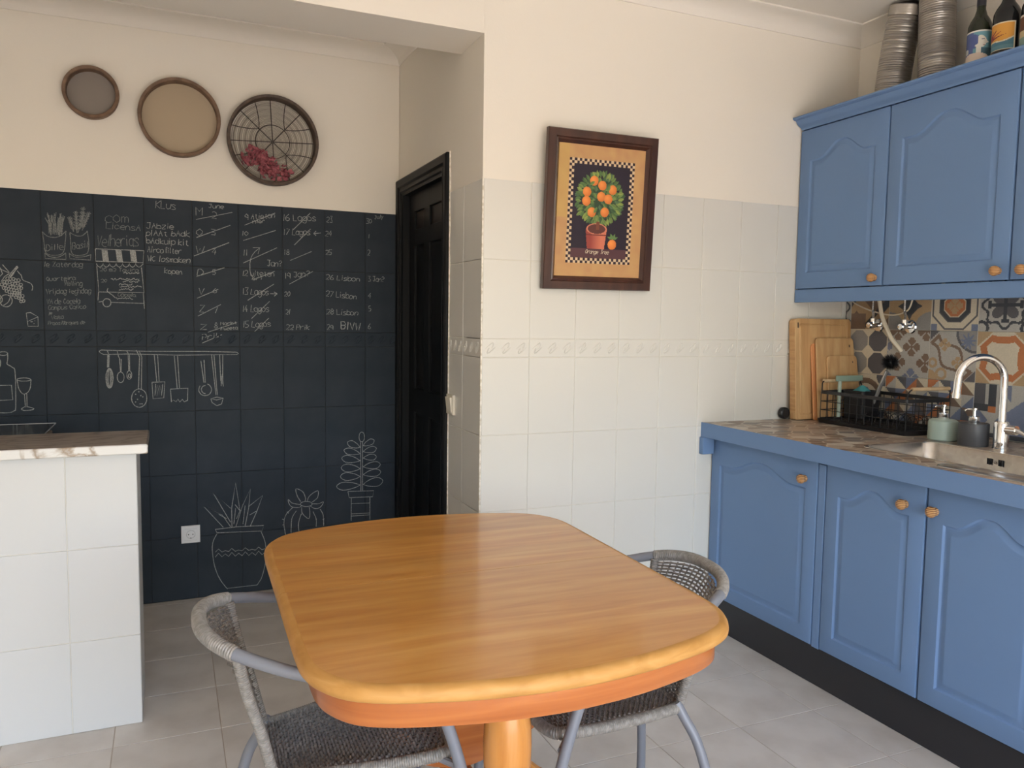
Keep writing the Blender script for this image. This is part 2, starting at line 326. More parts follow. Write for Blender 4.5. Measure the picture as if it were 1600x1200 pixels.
DRAW={
 'grape_drawing':(1.0,[[-1706,1491,-1708,1486,-1712,1484,-1716,1486,-1718,1490,-1716,1495,-1712,1497,-1708,1495,-1706,1491],[-1696,1489,-1697,1484,-1702,1482,-1705,1484,-1707,1488,-1705,1493,-1701,1495,-1697,1493,-1696,1489],[-1684,1489,-1686,1484,-1690,1482,-1694,1484,-1696,1489,-1694,1493,-1690,1495,-1686,1494,-1684,1489],[-1677,1484,-1678,1479,-1682,1477,-1686,1479,-1688,1483,-1686,1488,-1682,1490,-1678,1488,-1677,1484],[-1665,1485,-1667,1480,-1671,1478,-1675,1480,-1677,1484,-1675,1489,-1671,1491,-1667,1489,-1665,1485],[-1718,1477,-1720,1472,-1724,1470,-1728,1472,-1729,1477,-1727,1481,-1723,1483,-1719,1482,-1718,1477],[-1708,1475,-1710,1470,-1714,1468,-1718,1470,-1720,1475,-1718,1479,-1714,1481,-1710,1480,-1708,1475],[-1699,1475,-1701,1470,-1705,1468,-1709,1470,-1710,1474,-1708,1479,-1704,1481,-1700,1479,-1699,1475],[-1689,1470,-1691,1465,-1695,1463,-1698,1465,-1700,1469,-1698,1474,-1694,1476,-1690,1474,-1689,1470],[-1679,1468,-1681,1464,-1685,1462,-1689,1463,-1690,1468,-1688,1473,-1684,1475,-1680,1473,-1679,1468],[-1668,1470,-1670,1465,-1674,1463,-1678,1465,-1679,1469,-1677,1474,-1673,1476,-1669,1474,-1668,1470],[-1657,1465,-1659,1461,-1663,1459,-1667,1460,-1669,1465,-1667,1470,-1663,1472,-1659,1470,-1657,1465],[-1728,1465,-1730,1460,-1734,1458,-1738,1460,-1739,1465,-1737,1469,-1733,1471,-1729,1470,-1728,1465],[-1716,1461,-1717,1457,-1721,1455,-1725,1456,-1727,1461,-1725,1466,-1721,1468,-1717,1466,-1716,1461],[-1706,1458,-1708,1453,-1712,1451,-1716,1453,-1717,1457,-1716,1462,-1711,1464,-1708,1462,-1706,1458],[-1696,1456,-1698,1451,-1702,1449,-1706,1451,-1707,1455,-1705,1460,-1701,1462,-1697,1460,-1696,1456],[-1687,1454,-1689,1450,-1693,1448,-1697,1449,-1698,1454,-1696,1459,-1692,1461,-1688,1459,-1687,1454],[-1676,1452,-1678,1447,-1682,1445,-1686,1447,-1688,1451,-1686,1456,-1682,1458,-1678,1456,-1676,1452],[-1664,1454,-1666,1449,-1670,1447,-1674,1449,-1676,1453,-1674,1458,-1670,1460,-1666,1458,-1664,1454],[-1657,1451,-1659,1446,-1663,1444,-1667,1446,-1668,1451,-1666,1456,-1662,1458,-1658,1456,-1657,1451],[-1721,1450,-1723,1445,-1727,1443,-1731,1445,-1732,1450,-1731,1454,-1727,1456,-1723,1454,-1721,1450],[-1713,1449,-1715,1444,-1719,1442,-1722,1444,-1724,1448,-1722,1453,-1718,1455,-1714,1453,-1713,1449],[-1703,1446,-1705,1442,-1709,1440,-1713,1441,-1715,1446,-1713,1451,-1709,1453,-1705,1451,-1703,1446],[-1694,1444,-1696,1439,-1700,1437,-1704,1439,-1706,1443,-1704,1448,-1700,1450,-1696,1448,-1694,1444],[-1684,1440,-1686,1436,-1690,1434,-1693,1435,-1695,1440,-1693,1445,-1689,1447,-1685,1445,-1684,1440],[-1674,1438,-1675,1434,-1679,1432,-1683,1433,-1685,1438,-1683,1443,-1679,1445,-1675,1443,-1674,1438],[-1663,1436,-1665,1431,-1669,1429,-1673,1431,-1674,1436,-1673,1441,-1669,1443,-1665,1441,-1663,1436],[-1711,1438,-1713,1433,-1717,1431,-1721,1433,-1722,1438,-1720,1442,-1716,1444,-1713,1442,-1711,1438],[-1701,1432,-1703,1428,-1707,1426,-1710,1428,-1712,1432,-1710,1437,-1706,1439,-1702,1437,-1701,1432],[-1691,1432,-1693,1428,-1697,1426,-1700,1427,-1702,1432,-1700,1437,-1696,1439,-1692,1437,-1691,1432],[-1682,1432,-1683,1427,-1687,1425,-1691,1427,-1693,1432,-1691,1436,-1687,1438,-1683,1437,-1682,1432],[-1671,1428,-1673,1424,-1677,1422,-1681,1424,-1683,1428,-1681,1433,-1677,1435,-1673,1433,-1671,1428],[-1664,1429,-1665,1424,-1669,1422,-1673,1424,-1675,1428,-1673,1433,-1669,1435,-1665,1433,-1664,1429],[-1692,1421,-1694,1417,-1698,1415,-1702,1416,-1703,1421,-1702,1426,-1698,1428,-1694,1426,-1692,1421],[-1685,1420,-1687,1415,-1691,1413,-1695,1415,-1697,1420,-1695,1424,-1691,1426,-1687,1425,-1685,1420],[-1674,1421,-1676,1416,-1680,1414,-1684,1416,-1685,1421,-1684,1425,-1680,1427,-1676,1426,-1674,1421],[-1665,1416,-1667,1412,-1671,1410,-1675,1411,-1676,1416,-1674,1421,-1670,1423,-1666,1421,-1665,1416],[-1653,1418,-1654,1413,-1659,1411,-1662,1413,-1664,1417,-1662,1422,-1658,1424,-1654,1422,-1653,1418],[-1677,1412,-1679,1407,-1683,1405,-1687,1407,-1688,1412,-1686,1416,-1682,1418,-1678,1417,-1677,1412],[-1667,1409,-1669,1404,-1673,1402,-1677,1404,-1678,1409,-1676,1413,-1672,1415,-1668,1413,-1667,1409],[-1656,1404,-1658,1399,-1662,1397,-1666,1399,-1668,1404,-1666,1409,-1662,1411,-1658,1409,-1656,1404],[-1659,1395,-1661,1390,-1665,1388,-1669,1390,-1670,1394,-1669,1399,-1664,1401,-1661,1399,-1659,1395],[-1650,1397,-1652,1392,-1656,1390,-1660,1392,-1661,1396,-1659,1401,-1655,1403,-1651,1401,-1650,1397],[-1707,1498,-1696,1516,-1686,1529,-1672,1544],[-1702,1496,-1692,1513,-1671,1539],[-1700,1495,-1689,1511,-1674,1541],[-1704,1502,-1699,1513,-1686,1530,-1675,1545],[-1675,1524,-1674,1523,-1672,1520,-1670,1517,-1668,1514,-1666,1512,-1665,1510,-1663,1509,-1661,1506,-1660,1502,-1659,1497,-1658,1491,-1656,1487,-1653,1484,-1650,1482,-1647,1481,-1643,1479,-1639,1478,-1635,1476,-1630,1474,-1627,1472,-1624,1469,-1622,1465,-1621,1462,-1620,1458,-1620,1454,-1621,1449,-1622,1445,-1623,1442],[-1738,1530,-1724,1523,-1703,1513],[-1728,1549,-1719,1536,-1705,1518],[-1737,1536,-1729,1509,-1739,1498],[-1735,1476,-1722,1498,-1706,1510],[-1697,1396,-1699,1387,-1703,1379,-1709,1373,-1716,1370,-1724,1370,-1731,1373,-1737,1378,-1741,1386,-1742,1395,-1740,1404,-1736,1412,-1730,1418,-1723,1421,-1715,1421,-1708,1418,-1702,1413,-1698,1405,-1697,1396],[-1729,1376,-1725,1379,-1721,1382,-1716,1386,-1712,1390,-1709,1396,-1707,1402,-1705,1408,-1704,1412],[-1733,1401,-1735,1392,-1740,1385,-1747,1381,-1754,1381,-1761,1385,-1765,1391,-1767,1400,-1765,1408,-1760,1415,-1753,1419,-1746,1419,-1739,1416,-1735,1409,-1733,1401],]),
 'cheese_drawing':(0.8,[[-1647,1345,-1631,1347,-1604,1329,-1644,1308,-1647,1345],[-1644,1308,-1642,1288,-1604,1288,-1604,1329],[-1632,1307,-1624,1308],[-1621,1299,-1618,1300],[-1617,1312,-1615,1312],]),
 'herb_pot_drawing':(0.7,[[-1523,1685,-1519,1731,-1515,1757],[-1508,1701,-1503,1732,-1495,1761],[-1509,1699,-1505,1732,-1506,1764],[-1525,1701,-1525,1731,-1528,1750],[-1515,1698,-1511,1732,-1517,1760],[-1547,1700,-1547,1730,-1557,1771],[-1505,1683,-1501,1732,-1491,1765],[-1520,1697,-1515,1732,-1515,1749],[-1509,1695,-1506,1732,-1508,1777],[-1550,1693,-1552,1729,-1564,1755],[-1537,1693,-1535,1730,-1540,1769],[-1530,1685,-1531,1731,-1523,1780],[-1517,1683,-1516,1732,-1508,1769],[-1525,1701,-1526,1731,-1529,1749],[-1544,1683,-1542,1730,-1542,1768],[-1536,1689,-1534,1730,-1544,1754],[-1514,1683,-1513,1732,-1503,1779],[-1537,1687,-1534,1730,-1542,1749],[-1526,1694,-1526,1731,-1530,1777],[-1546,1685,-1545,1730,-1556,1777],[-1505,1690,-1500,1732,-1501,1762],[-1513,1692,-1509,1732,-1514,1751],[-1552,1689,-1552,1729,-1565,1754],[-1507,1688,-1500,1733,-1505,1767],[-1546,1681,-1549,1730,-1553,1746],[-1512,1680,-1508,1732,-1506,1757],[-1530,1694,-1529,1731,-1535,1767],[-1505,1681,-1499,1733,-1497,1771],[-1549,1694,-1549,1729,-1550,1767],[-1515,1684,-1510,1732,-1508,1756],[-1578,1695,-1574,1692,-1570,1686,-1564,1681,-1559,1677,-1553,1675,-1547,1673,-1541,1673,-1535,1673,-1529,1673,-1523,1675,-1517,1677,-1511,1680,-1504,1685,-1498,1692,-1492,1698,-1488,1703],[-1578,1695,-1576,1686,-1575,1673,-1573,1658,-1572,1646,-1571,1637,-1571,1628,-1571,1620,-1569,1614,-1567,1608,-1564,1604,-1560,1600,-1554,1598,-1546,1596,-1536,1596,-1526,1597,-1518,1598,-1511,1601,-1506,1604,-1502,1608,-1499,1614,-1496,1623,-1494,1633,-1493,1645,-1492,1656,-1490,1668,-1489,1682,-1489,1694,-1488,1703],[-1571,1605,-1568,1602,-1563,1598,-1558,1593,-1552,1590,-1544,1588,-1535,1587,-1526,1588,-1518,1590,-1510,1594,-1502,1599,-1495,1605,-1491,1609],[-1570,1605,-1570,1581,-1491,1580,-1491,1607],[-1442,1697,-1426,1755,-1416,1812],[-1438,1714,-1447,1721,-1441,1727,-1438,1714],[-1438,1714,-1429,1721,-1434,1728,-1438,1714],[-1434,1730,-1443,1737,-1437,1743,-1434,1730],[-1434,1730,-1425,1737,-1430,1745,-1434,1730],[-1431,1747,-1439,1754,-1433,1760,-1431,1747],[-1431,1747,-1422,1754,-1426,1761,-1431,1747],[-1427,1763,-1436,1770,-1430,1776,-1427,1763],[-1427,1763,-1418,1770,-1423,1778,-1427,1763],[-1424,1779,-1432,1787,-1426,1793,-1424,1779],[-1424,1779,-1415,1787,-1419,1794,-1424,1779],[-1420,1796,-1429,1803,-1423,1809,-1420,1796],[-1420,1796,-1411,1803,-1416,1811,-1420,1796],[-1446,1697,-1445,1744,-1449,1791],[-1447,1711,-1456,1718,-1449,1724,-1447,1711],[-1447,1711,-1438,1718,-1443,1725,-1447,1711],[-1447,1724,-1456,1731,-1450,1737,-1447,1724],[-1447,1724,-1438,1731,-1443,1739,-1447,1724],[-1448,1737,-1456,1744,-1450,1750,-1448,1737],[-1448,1737,-1439,1744,-1443,1752,-1448,1737],[-1448,1751,-1457,1758,-1451,1764,-1448,1751],[-1448,1751,-1439,1758,-1444,1765,-1448,1751],[-1448,1764,-1457,1771,-1451,1777,-1448,1764],[-1448,1764,-1439,1771,-1444,1779,-1448,1764],[-1449,1777,-1457,1785,-1451,1790,-1449,1777],[-1449,1777,-1440,1785,-1444,1792,-1449,1777],[-1459,1702,-1464,1732,-1474,1762],[-1461,1710,-1470,1718,-1464,1724,-1461,1710],[-1461,1710,-1452,1718,-1457,1725,-1461,1710],[-1463,1719,-1472,1726,-1466,1732,-1463,1719],[-1463,1719,-1454,1726,-1459,1734,-1463,1719],[-1465,1728,-1474,1735,-1468,1741,-1465,1728],[-1465,1728,-1456,1735,-1461,1742,-1465,1728],[-1468,1736,-1476,1743,-1470,1749,-1468,1736],[-1468,1736,-1459,1743,-1463,1751,-1468,1736],[-1470,1745,-1478,1752,-1472,1758,-1470,1745],[-1470,1745,-1461,1752,-1466,1759,-1470,1745],[-1472,1753,-1481,1760,-1475,1766,-1472,1753],[-1472,1753,-1463,1760,-1468,1768,-1472,1753],[-1426,1709,-1408,1749,-1395,1789],[-1422,1721,-1431,1728,-1425,1734,-1422,1721],[-1422,1721,-1413,1728,-1418,1735,-1422,1721],[-1417,1732,-1426,1739,-1420,1745,-1417,1732],[-1417,1732,-1408,1739,-1413,1747,-1417,1732],[-1413,1743,-1422,1751,-1415,1757,-1413,1743],[-1413,1743,-1404,1751,-1408,1758,-1413,1743],[-1408,1755,-1417,1762,-1411,1768,-1408,1755],[-1408,1755,-1399,1762,-1404,1769,-1408,1755],[-1404,1766,-1413,1773,-1406,1779,-1404,1766],[-1404,1766,-1395,1773,-1399,1781,-1404,1766],[-1399,1778,-1408,1785,-1402,1791,-1399,1778],[-1399,1778,-1390,1785,-1395,1792,-1399,1778],[-1434,1714,-1422,1751,-1417,1787],[-1431,1725,-1440,1732,-1434,1738,-1431,1725],[-1431,1725,-1422,1732,-1427,1740,-1431,1725],[-1429,1735,-1438,1742,-1432,1748,-1429,1735],[-1429,1735,-1420,1742,-1425,1750,-1429,1735],[-1427,1746,-1435,1753,-1429,1759,-1427,1746],[-1427,1746,-1417,1753,-1422,1760,-1427,1746],[-1424,1756,-1433,1763,-1427,1769,-1424,1756],[-1424,1756,-1415,1763,-1420,1771,-1424,1756],[-1422,1767,-1431,1774,-1424,1780,-1422,1767],[-1422,1767,-1413,1774,-1417,1781,-1422,1767],[-1419,1777,-1428,1784,-1422,1790,-1419,1777],[-1419,1777,-1410,1784,-1415,1792,-1419,1777],[-1473,1698,-1470,1696,-1464,1692,-1458,1688,-1452,1686,-1446,1684,-1439,1684,-1433,1684,-1427,1686,-1421,1690,-1414,1697,-1408,1703,-1404,1708],[-1473,1698,-1473,1690,-1472,1677,-1471,1664,-1471,1652,-1471,1641,-1471,1630,-1471,1621,-1469,1613,-1467,1607,-1464,1604,-1459,1601,-1454,1600,-1446,1599,-1437,1600,-1427,1602,-1419,1604,-1414,1607,-1409,1610,-1406,1615,-1404,1622,-1402,1631,-1401,1642,-1401,1655,-1401,1666,-1402,1678,-1404,1690,-1405,1700,-1407,1708],[-1478,1610,-1476,1584,-1396,1582,-1394,1606],[-1478,1607,-1474,1604,-1468,1599,-1461,1595,-1454,1592,-1446,1592,-1437,1593,-1428,1594,-1419,1596,-1412,1598,-1405,1601,-1398,1604,-1394,1606],]),
 'market_cart_drawing':(0.9,[[-1376,1632,-1181,1633],[-1376,1632,-1376,1578,-1186,1579,-1181,1633],[-1351,1630,-1346,1578],[-1348,1629,-1343,1578],[-1345,1629,-1340,1577],[-1342,1628,-1337,1577],[-1339,1628,-1334,1576],[-1336,1628,-1331,1576],[-1333,1627,-1328,1576],[-1330,1627,-1325,1575],[-1295,1632,-1290,1581],[-1292,1632,-1287,1580],[-1289,1632,-1284,1580],[-1286,1631,-1281,1579],[-1283,1631,-1278,1579],[-1280,1630,-1275,1578],[-1277,1630,-1272,1578],[-1274,1630,-1269,1578],[-1238,1635,-1233,1583],[-1235,1635,-1230,1583],[-1232,1634,-1227,1582],[-1229,1634,-1224,1582],[-1226,1634,-1221,1581],[-1223,1633,-1218,1581],[-1220,1633,-1215,1580],[-1217,1632,-1212,1580],[-1373,1568,-1370,1558,-1360,1552,-1351,1559,-1347,1569,-1344,1559,-1334,1553,-1325,1560,-1321,1570,-1318,1560,-1308,1554,-1299,1561,-1295,1571,-1292,1561,-1282,1555,-1273,1562,-1269,1572,-1266,1562,-1256,1556,-1246,1563,-1242,1574,-1239,1563,-1229,1557,-1220,1564,-1216,1575,-1213,1565,-1203,1558,-1193,1565,-1186,1575],[-1372,1556,-1367,1443,-1185,1445,-1193,1557],[-1368,1442,-1371,1406],[-1188,1445,-1185,1372],[-1369,1398,-1354,1401],[-1318,1398,-1188,1396],[-1320,1396,-1321,1389,-1325,1383,-1330,1379,-1337,1378,-1343,1379,-1348,1383,-1351,1389,-1352,1396,-1351,1403,-1347,1408,-1342,1413,-1336,1414,-1330,1413,-1324,1409,-1321,1403,-1320,1396],[-1330,1461,-1331,1459,-1332,1455,-1334,1451,-1333,1447,-1331,1444,-1327,1440,-1322,1437,-1317,1433,-1313,1430,-1309,1426,-1305,1422,-1302,1419],[-1267,1529,-1263,1532,-1257,1534,-1253,1526,-1250,1529,-1245,1534,-1241,1528,-1237,1528,-1233,1532,-1230,1530,-1224,1530,-1219,1532,-1214,1534,-1210,1529,-1205,1532,-1202,1533],[-1318,1502,-1313,1503,-1307,1497,-1304,1502,-1300,1505,-1296,1497,-1293,1500,-1290,1500,-1284,1504,-1282,1505,-1277,1506,-1274,1502,-1268,1503,-1264,1501,-1262,1501,-1258,1501,-1252,1507,-1248,1502,-1244,1505,-1238,1498,-1235,1501,-1229,1506,-1224,1508,-1220,1502,-1216,1501,-1213,1505,-1207,1503,-1203,1505],[-1270,1491,-1267,1489,-1264,1492,-1260,1492,-1256,1496,-1251,1496,-1246,1497,-1241,1490,-1236,1491,-1233,1491,-1229,1495,-1222,1494,-1219,1490,-1215,1492,-1211,1490,-1208,1498,-1201,1497],[-1286,1474,-1281,1483,-1278,1481,-1274,1478,-1268,1480,-1265,1479,-1262,1483,-1257,1478,-1254,1480,-1249,1477,-1245,1476,-1242,1478,-1237,1477,-1232,1484],[-1283,1468,-1280,1467,-1277,1466,-1274,1473,-1271,1469,-1266,1470,-1263,1469,-1257,1469,-1251,1474,-1245,1466,-1240,1470,-1236,1466,-1233,1469,-1228,1472,-1223,1468,-1220,1469,-1216,1471,-1211,1475,-1206,1472,-1200,1473,-1194,1469],[-1286,1452,-1283,1455,-1279,1454,-1275,1460,-1271,1455,-1268,1460,-1264,1457,-1260,1461,-1254,1458,-1249,1461,-1243,1456,-1237,1453,-1231,1461,-1227,1460],[-1300,1418,-1296,1419,-1294,1412,-1287,1417,-1282,1416,-1278,1417,-1273,1419,-1269,1416,-1266,1417,-1260,1421,-1257,1414,-1254,1419,-1249,1416,-1245,1421,-1242,1419,-1236,1413,-1231,1414],]),
 'utensil_rail_drawing':(0.9,[[-932,1162,-1043,1161,-1180,1165,-1256,1167,-1354,1165,-1367,1172,-1372,1180,-1364,1185,-1180,1179,-932,1178,-790,1174,-783,1168,-790,1163,-932,1162],[-1338,1162,-1341,1107],[-1336,1162,-1339,1107],[-1334,1162,-1337,1107],[-1332,1162,-1335,1107],[-1319,1058,-1321,1041,-1324,1026,-1329,1016,-1335,1013,-1340,1017,-1345,1027,-1347,1041,-1348,1058,-1347,1076,-1343,1090,-1338,1100,-1333,1103,-1327,1100,-1323,1090,-1320,1075,-1319,1058],[-1325,1058,-1326,1041,-1328,1026,-1331,1017,-1335,1013,-1338,1017,-1341,1026,-1343,1041,-1343,1058,-1342,1075,-1340,1090,-1336,1100,-1333,1103,-1329,1100,-1326,1090,-1325,1075,-1325,1058],[-1330,1058,-1330,1041,-1332,1026,-1333,1017,-1335,1013,-1336,1017,-1337,1026,-1338,1041,-1338,1058,-1337,1075,-1336,1090,-1334,1100,-1333,1103,-1331,1100,-1330,1090,-1330,1075,-1330,1058],[-1340,1185,-1334,1165],[-1300,1182,-1295,1156,-1288,1141],[-1291,1144,-1288,1086],[-1284,1144,-1286,1086],[-1274,1061,-1276,1051,-1280,1042,-1286,1038,-1292,1038,-1297,1043,-1301,1051,-1302,1062,-1301,1072,-1297,1081,-1291,1085,-1285,1085,-1279,1080,-1275,1072,-1274,1061],[-1264,1182,-1256,1173,-1255,1089],[-1250,1164,-1251,1089],[-1243,1071,-1245,1061,-1249,1054,-1254,1052,-1258,1054,-1262,1062,-1263,1072,-1262,1081,-1258,1089,-1253,1091,-1248,1089,-1244,1081,-1243,1071],[-1247,1068,-1249,1062,-1252,1060,-1256,1062,-1257,1069,-1255,1075,-1252,1077,-1249,1075,-1247,1068],[-1222,1185,-1209,1153,-1217,1007],[-1211,1182,-1200,1153,-1205,1006],[-1183,965,-1184,952,-1189,940,-1196,931,-1205,925,-1215,923,-1225,926,-1234,932,-1240,941,-1245,953,-1246,966,-1244,979,-1239,991,-1232,1000,-1223,1006,-1213,1008,-1204,1005,-1195,999,-1188,990,-1184,978,-1183,965],[-1227,983,-1228,982,-1230,982,-1230,985,-1228,985,-1227,983],[-1214,995,-1215,993,-1217,994,-1217,996,-1215,997,-1214,995],[-1198,971,-1199,969,-1201,970,-1201,972,-1199,973,-1198,971],[-1210,939,-1211,937,-1213,938,-1212,940,-1211,941,-1210,939],[-1202,939,-1203,937,-1205,938,-1205,940,-1203,940,-1202,939],[-1220,960,-1221,958,-1223,959,-1223,961,-1221,962,-1220,960],[-1206,977,-1207,975,-1209,976,-1209,978,-1207,979,-1206,977],[-1228,948,-1229,947,-1231,947,-1231,949,-1229,950,-1228,948],[-1148,1161,-1140,1040],[-1134,1164,-1130,1040],[-1160,1037,-1106,1038,-1112,964,-1157,961,-1160,1037],[-1145,1029,-1149,976,-1138,1023,-1141,973,-1129,1023,-1133,975,-1122,1022,-1121,975,-1115,1028],[-1064,1158,-1054,1003],[-1050,1158,-1044,1009],[-1083,1004,-1008,1007,-1011,948],[-1083,1004,-1080,944,-1071,953,-1060,944,-1052,957,-1044,943,-1033,955,-1025,943,-1011,950],[-950,1134,-938,1032],[-936,1138,-932,1032],[-923,1025,-916,1021,-910,1014,-906,1006,-905,997,-907,988,-912,980,-918,974,-927,971,-935,970,-944,972,-952,977,-957,984,-961,992,-961,1001,-959,1010,-955,1017],[-932,979,-936,980,-941,982,-944,985,-947,989,-949,994,-950,999,-949,1004,-947,1009,-944,1013,-940,1016,-936,1017,-931,1018],[-903,1164,-886,971],[-892,1164,-880,971],[-909,955,-904,937,-883,921,-862,928,-854,956,-882,962,-909,955,-883,948,-854,956],[-867,1164,-864,1039],[-853,1164,-855,1039],[-863,1069,-862,1014],[-856,1069,-853,1012],[-860,1061,-858,1023],]),
 'bottle_and_glass_drawing':(1.0,[[-1721,1174,-1721,1168,-1721,1159,-1721,1150,-1722,1143,-1723,1137,-1724,1133,-1725,1129,-1724,1125,-1721,1122,-1716,1119,-1711,1116,-1707,1112,-1703,1109,-1700,1108,-1697,1102,-1696,1087,-1695,1056,-1696,1014,-1697,972,-1698,942,-1699,928,-1699,924,-1700,925,-1702,924,-1706,922,-1710,919,-1715,917,-1722,916,-1731,915,-1743,915,-1754,916,-1762,916],[-1721,1170,-1723,1167,-1727,1164,-1734,1162,-1741,1162,-1748,1164,-1752,1167,-1754,1170,-1752,1174,-1747,1177,-1741,1178,-1733,1178,-1727,1177,-1722,1174,-1721,1170],[-1758,1034,-1711,1034,-1708,971,-1760,969],[-1748,1129,-1749,1119,-1750,1113,-1751,1113,-1752,1119,-1753,1129,-1752,1139,-1750,1145,-1749,1145,-1748,1139,-1748,1129],[-1638,1057,-1640,1055,-1646,1052,-1654,1051,-1664,1051,-1674,1051,-1682,1053,-1688,1055,-1690,1058,-1688,1061,-1682,1063,-1674,1064,-1664,1065,-1654,1064,-1646,1062,-1640,1060,-1638,1057],[-1690,1056,-1689,1050,-1688,1042,-1687,1033,-1686,1025,-1684,1018,-1681,1011,-1678,1005,-1675,1000,-1672,997,-1669,995,-1666,995,-1663,995,-1659,996,-1655,999,-1651,1002,-1648,1007,-1645,1012,-1643,1018,-1641,1024,-1640,1031,-1639,1038,-1639,1046,-1638,1052,-1638,1057],[-1664,995,-1662,937],[-1655,996,-1656,937],[-1662,941,-1665,939,-1670,936,-1674,933,-1677,931,-1677,928,-1675,926,-1672,925,-1668,923,-1661,923,-1653,923,-1644,924,-1638,925,-1634,926,-1632,928,-1631,929,-1632,931,-1636,933,-1643,936,-1651,938,-1656,939],]),
 'agave_pot_drawing':(1.0,[[-862,333,-948,442,-866,394,-829,333],[-829,355,-906,505,-828,423],[-823,330,-823,423,-804,546,-785,407,-802,369],[-805,331,-773,432,-736,511,-745,417,-762,331],[-745,425,-679,475,-708,396,-738,329],[-805,422,-814,345],[-785,407,-807,439],[-761,431,-772,341],[-846,373,-881,398],[-741,383,-708,400],[-898,326,-891,309,-684,298,-676,325,-798,330,-898,326],[-891,304,-895,297,-901,286,-907,273,-911,259,-913,244,-913,227,-912,209,-910,190,-908,170,-904,149,-899,129,-893,110,-887,94,-880,80,-873,66,-866,55,-860,46,-855,38,-850,32,-847,28],[-689,296,-685,286,-679,271,-673,253,-669,235,-667,214,-667,192,-668,168,-669,146,-672,125,-677,105,-682,85,-687,69,-693,55,-701,44,-707,35,-712,29],[-847,31,-708,31],[-900,215,-885,229,-870,213,-855,218,-839,212,-825,226,-809,210,-794,215,-778,209,-763,223,-747,208,-732,212,-716,206,-701,220,-685,205,-670,209],[-900,191,-886,209,-870,189,-855,202,-840,188,-825,206,-809,186,-794,199,-778,185,-763,203,-747,183,-732,196,-716,181,-701,200,-685,180,-670,193],]),
 'cactus_drawing':(1.0,[[-442,413,-445,408,-453,404,-465,402,-478,403,-489,407,-497,412,-500,418,-497,423,-489,427,-477,429,-464,428,-453,425,-445,419,-442,413],[-498,430,-502,435,-506,443,-511,451,-515,460,-518,470,-521,481,-522,490,-521,496,-515,496,-506,492,-497,486,-489,480,-484,473,-480,464,-477,455,-475,448,-474,442,-475,437,-476,433,-477,430],[-466,429,-465,434,-463,441,-460,448,-455,455,-446,463,-434,471,-422,477,-414,479,-411,474,-411,464,-413,453,-416,443,-422,437,-430,431,-437,426,-442,423],[-498,414,-507,416,-519,419,-531,423,-541,426,-547,432,-552,438,-555,443,-558,445,-559,444,-559,439,-558,433,-556,428,-554,422,-551,417,-547,411,-541,407,-533,404,-524,402,-515,401,-507,401,-502,402,-499,405,-496,407,-494,409],[-445,414,-439,414,-430,413,-421,412,-412,412,-404,414,-396,417,-389,420,-386,420,-387,415,-391,407,-397,399,-403,393,-410,390,-416,388,-423,388,-430,389,-436,392,-442,396,-447,400,-451,403],[-494,400,-494,395,-494,387,-493,377,-490,369,-484,360,-475,351,-467,343,-460,340,-457,342,-455,349,-454,357,-454,366,-454,375,-455,385,-456,394,-457,400],[-537,404,-544,397,-553,388,-564,378,-571,367,-575,357,-578,347,-579,336,-580,323,-579,309,-576,292,-574,276,-572,265],[-404,384,-400,379,-396,371,-391,362,-388,351,-387,338,-386,322,-386,307,-386,297],[-520,385,-524,379,-531,370,-537,359,-542,347,-544,330,-545,309,-546,289,-546,276],[-494,369,-498,362,-502,350,-506,338,-509,326,-510,314,-510,301,-509,289,-508,281],[-438,374,-435,367,-431,357,-426,347,-423,336,-422,325,-422,314,-423,303,-423,296],[-588,349,-578,345],[-587,320,-579,319],[-391,329,-382,333],[-557,375,-565,384],]),
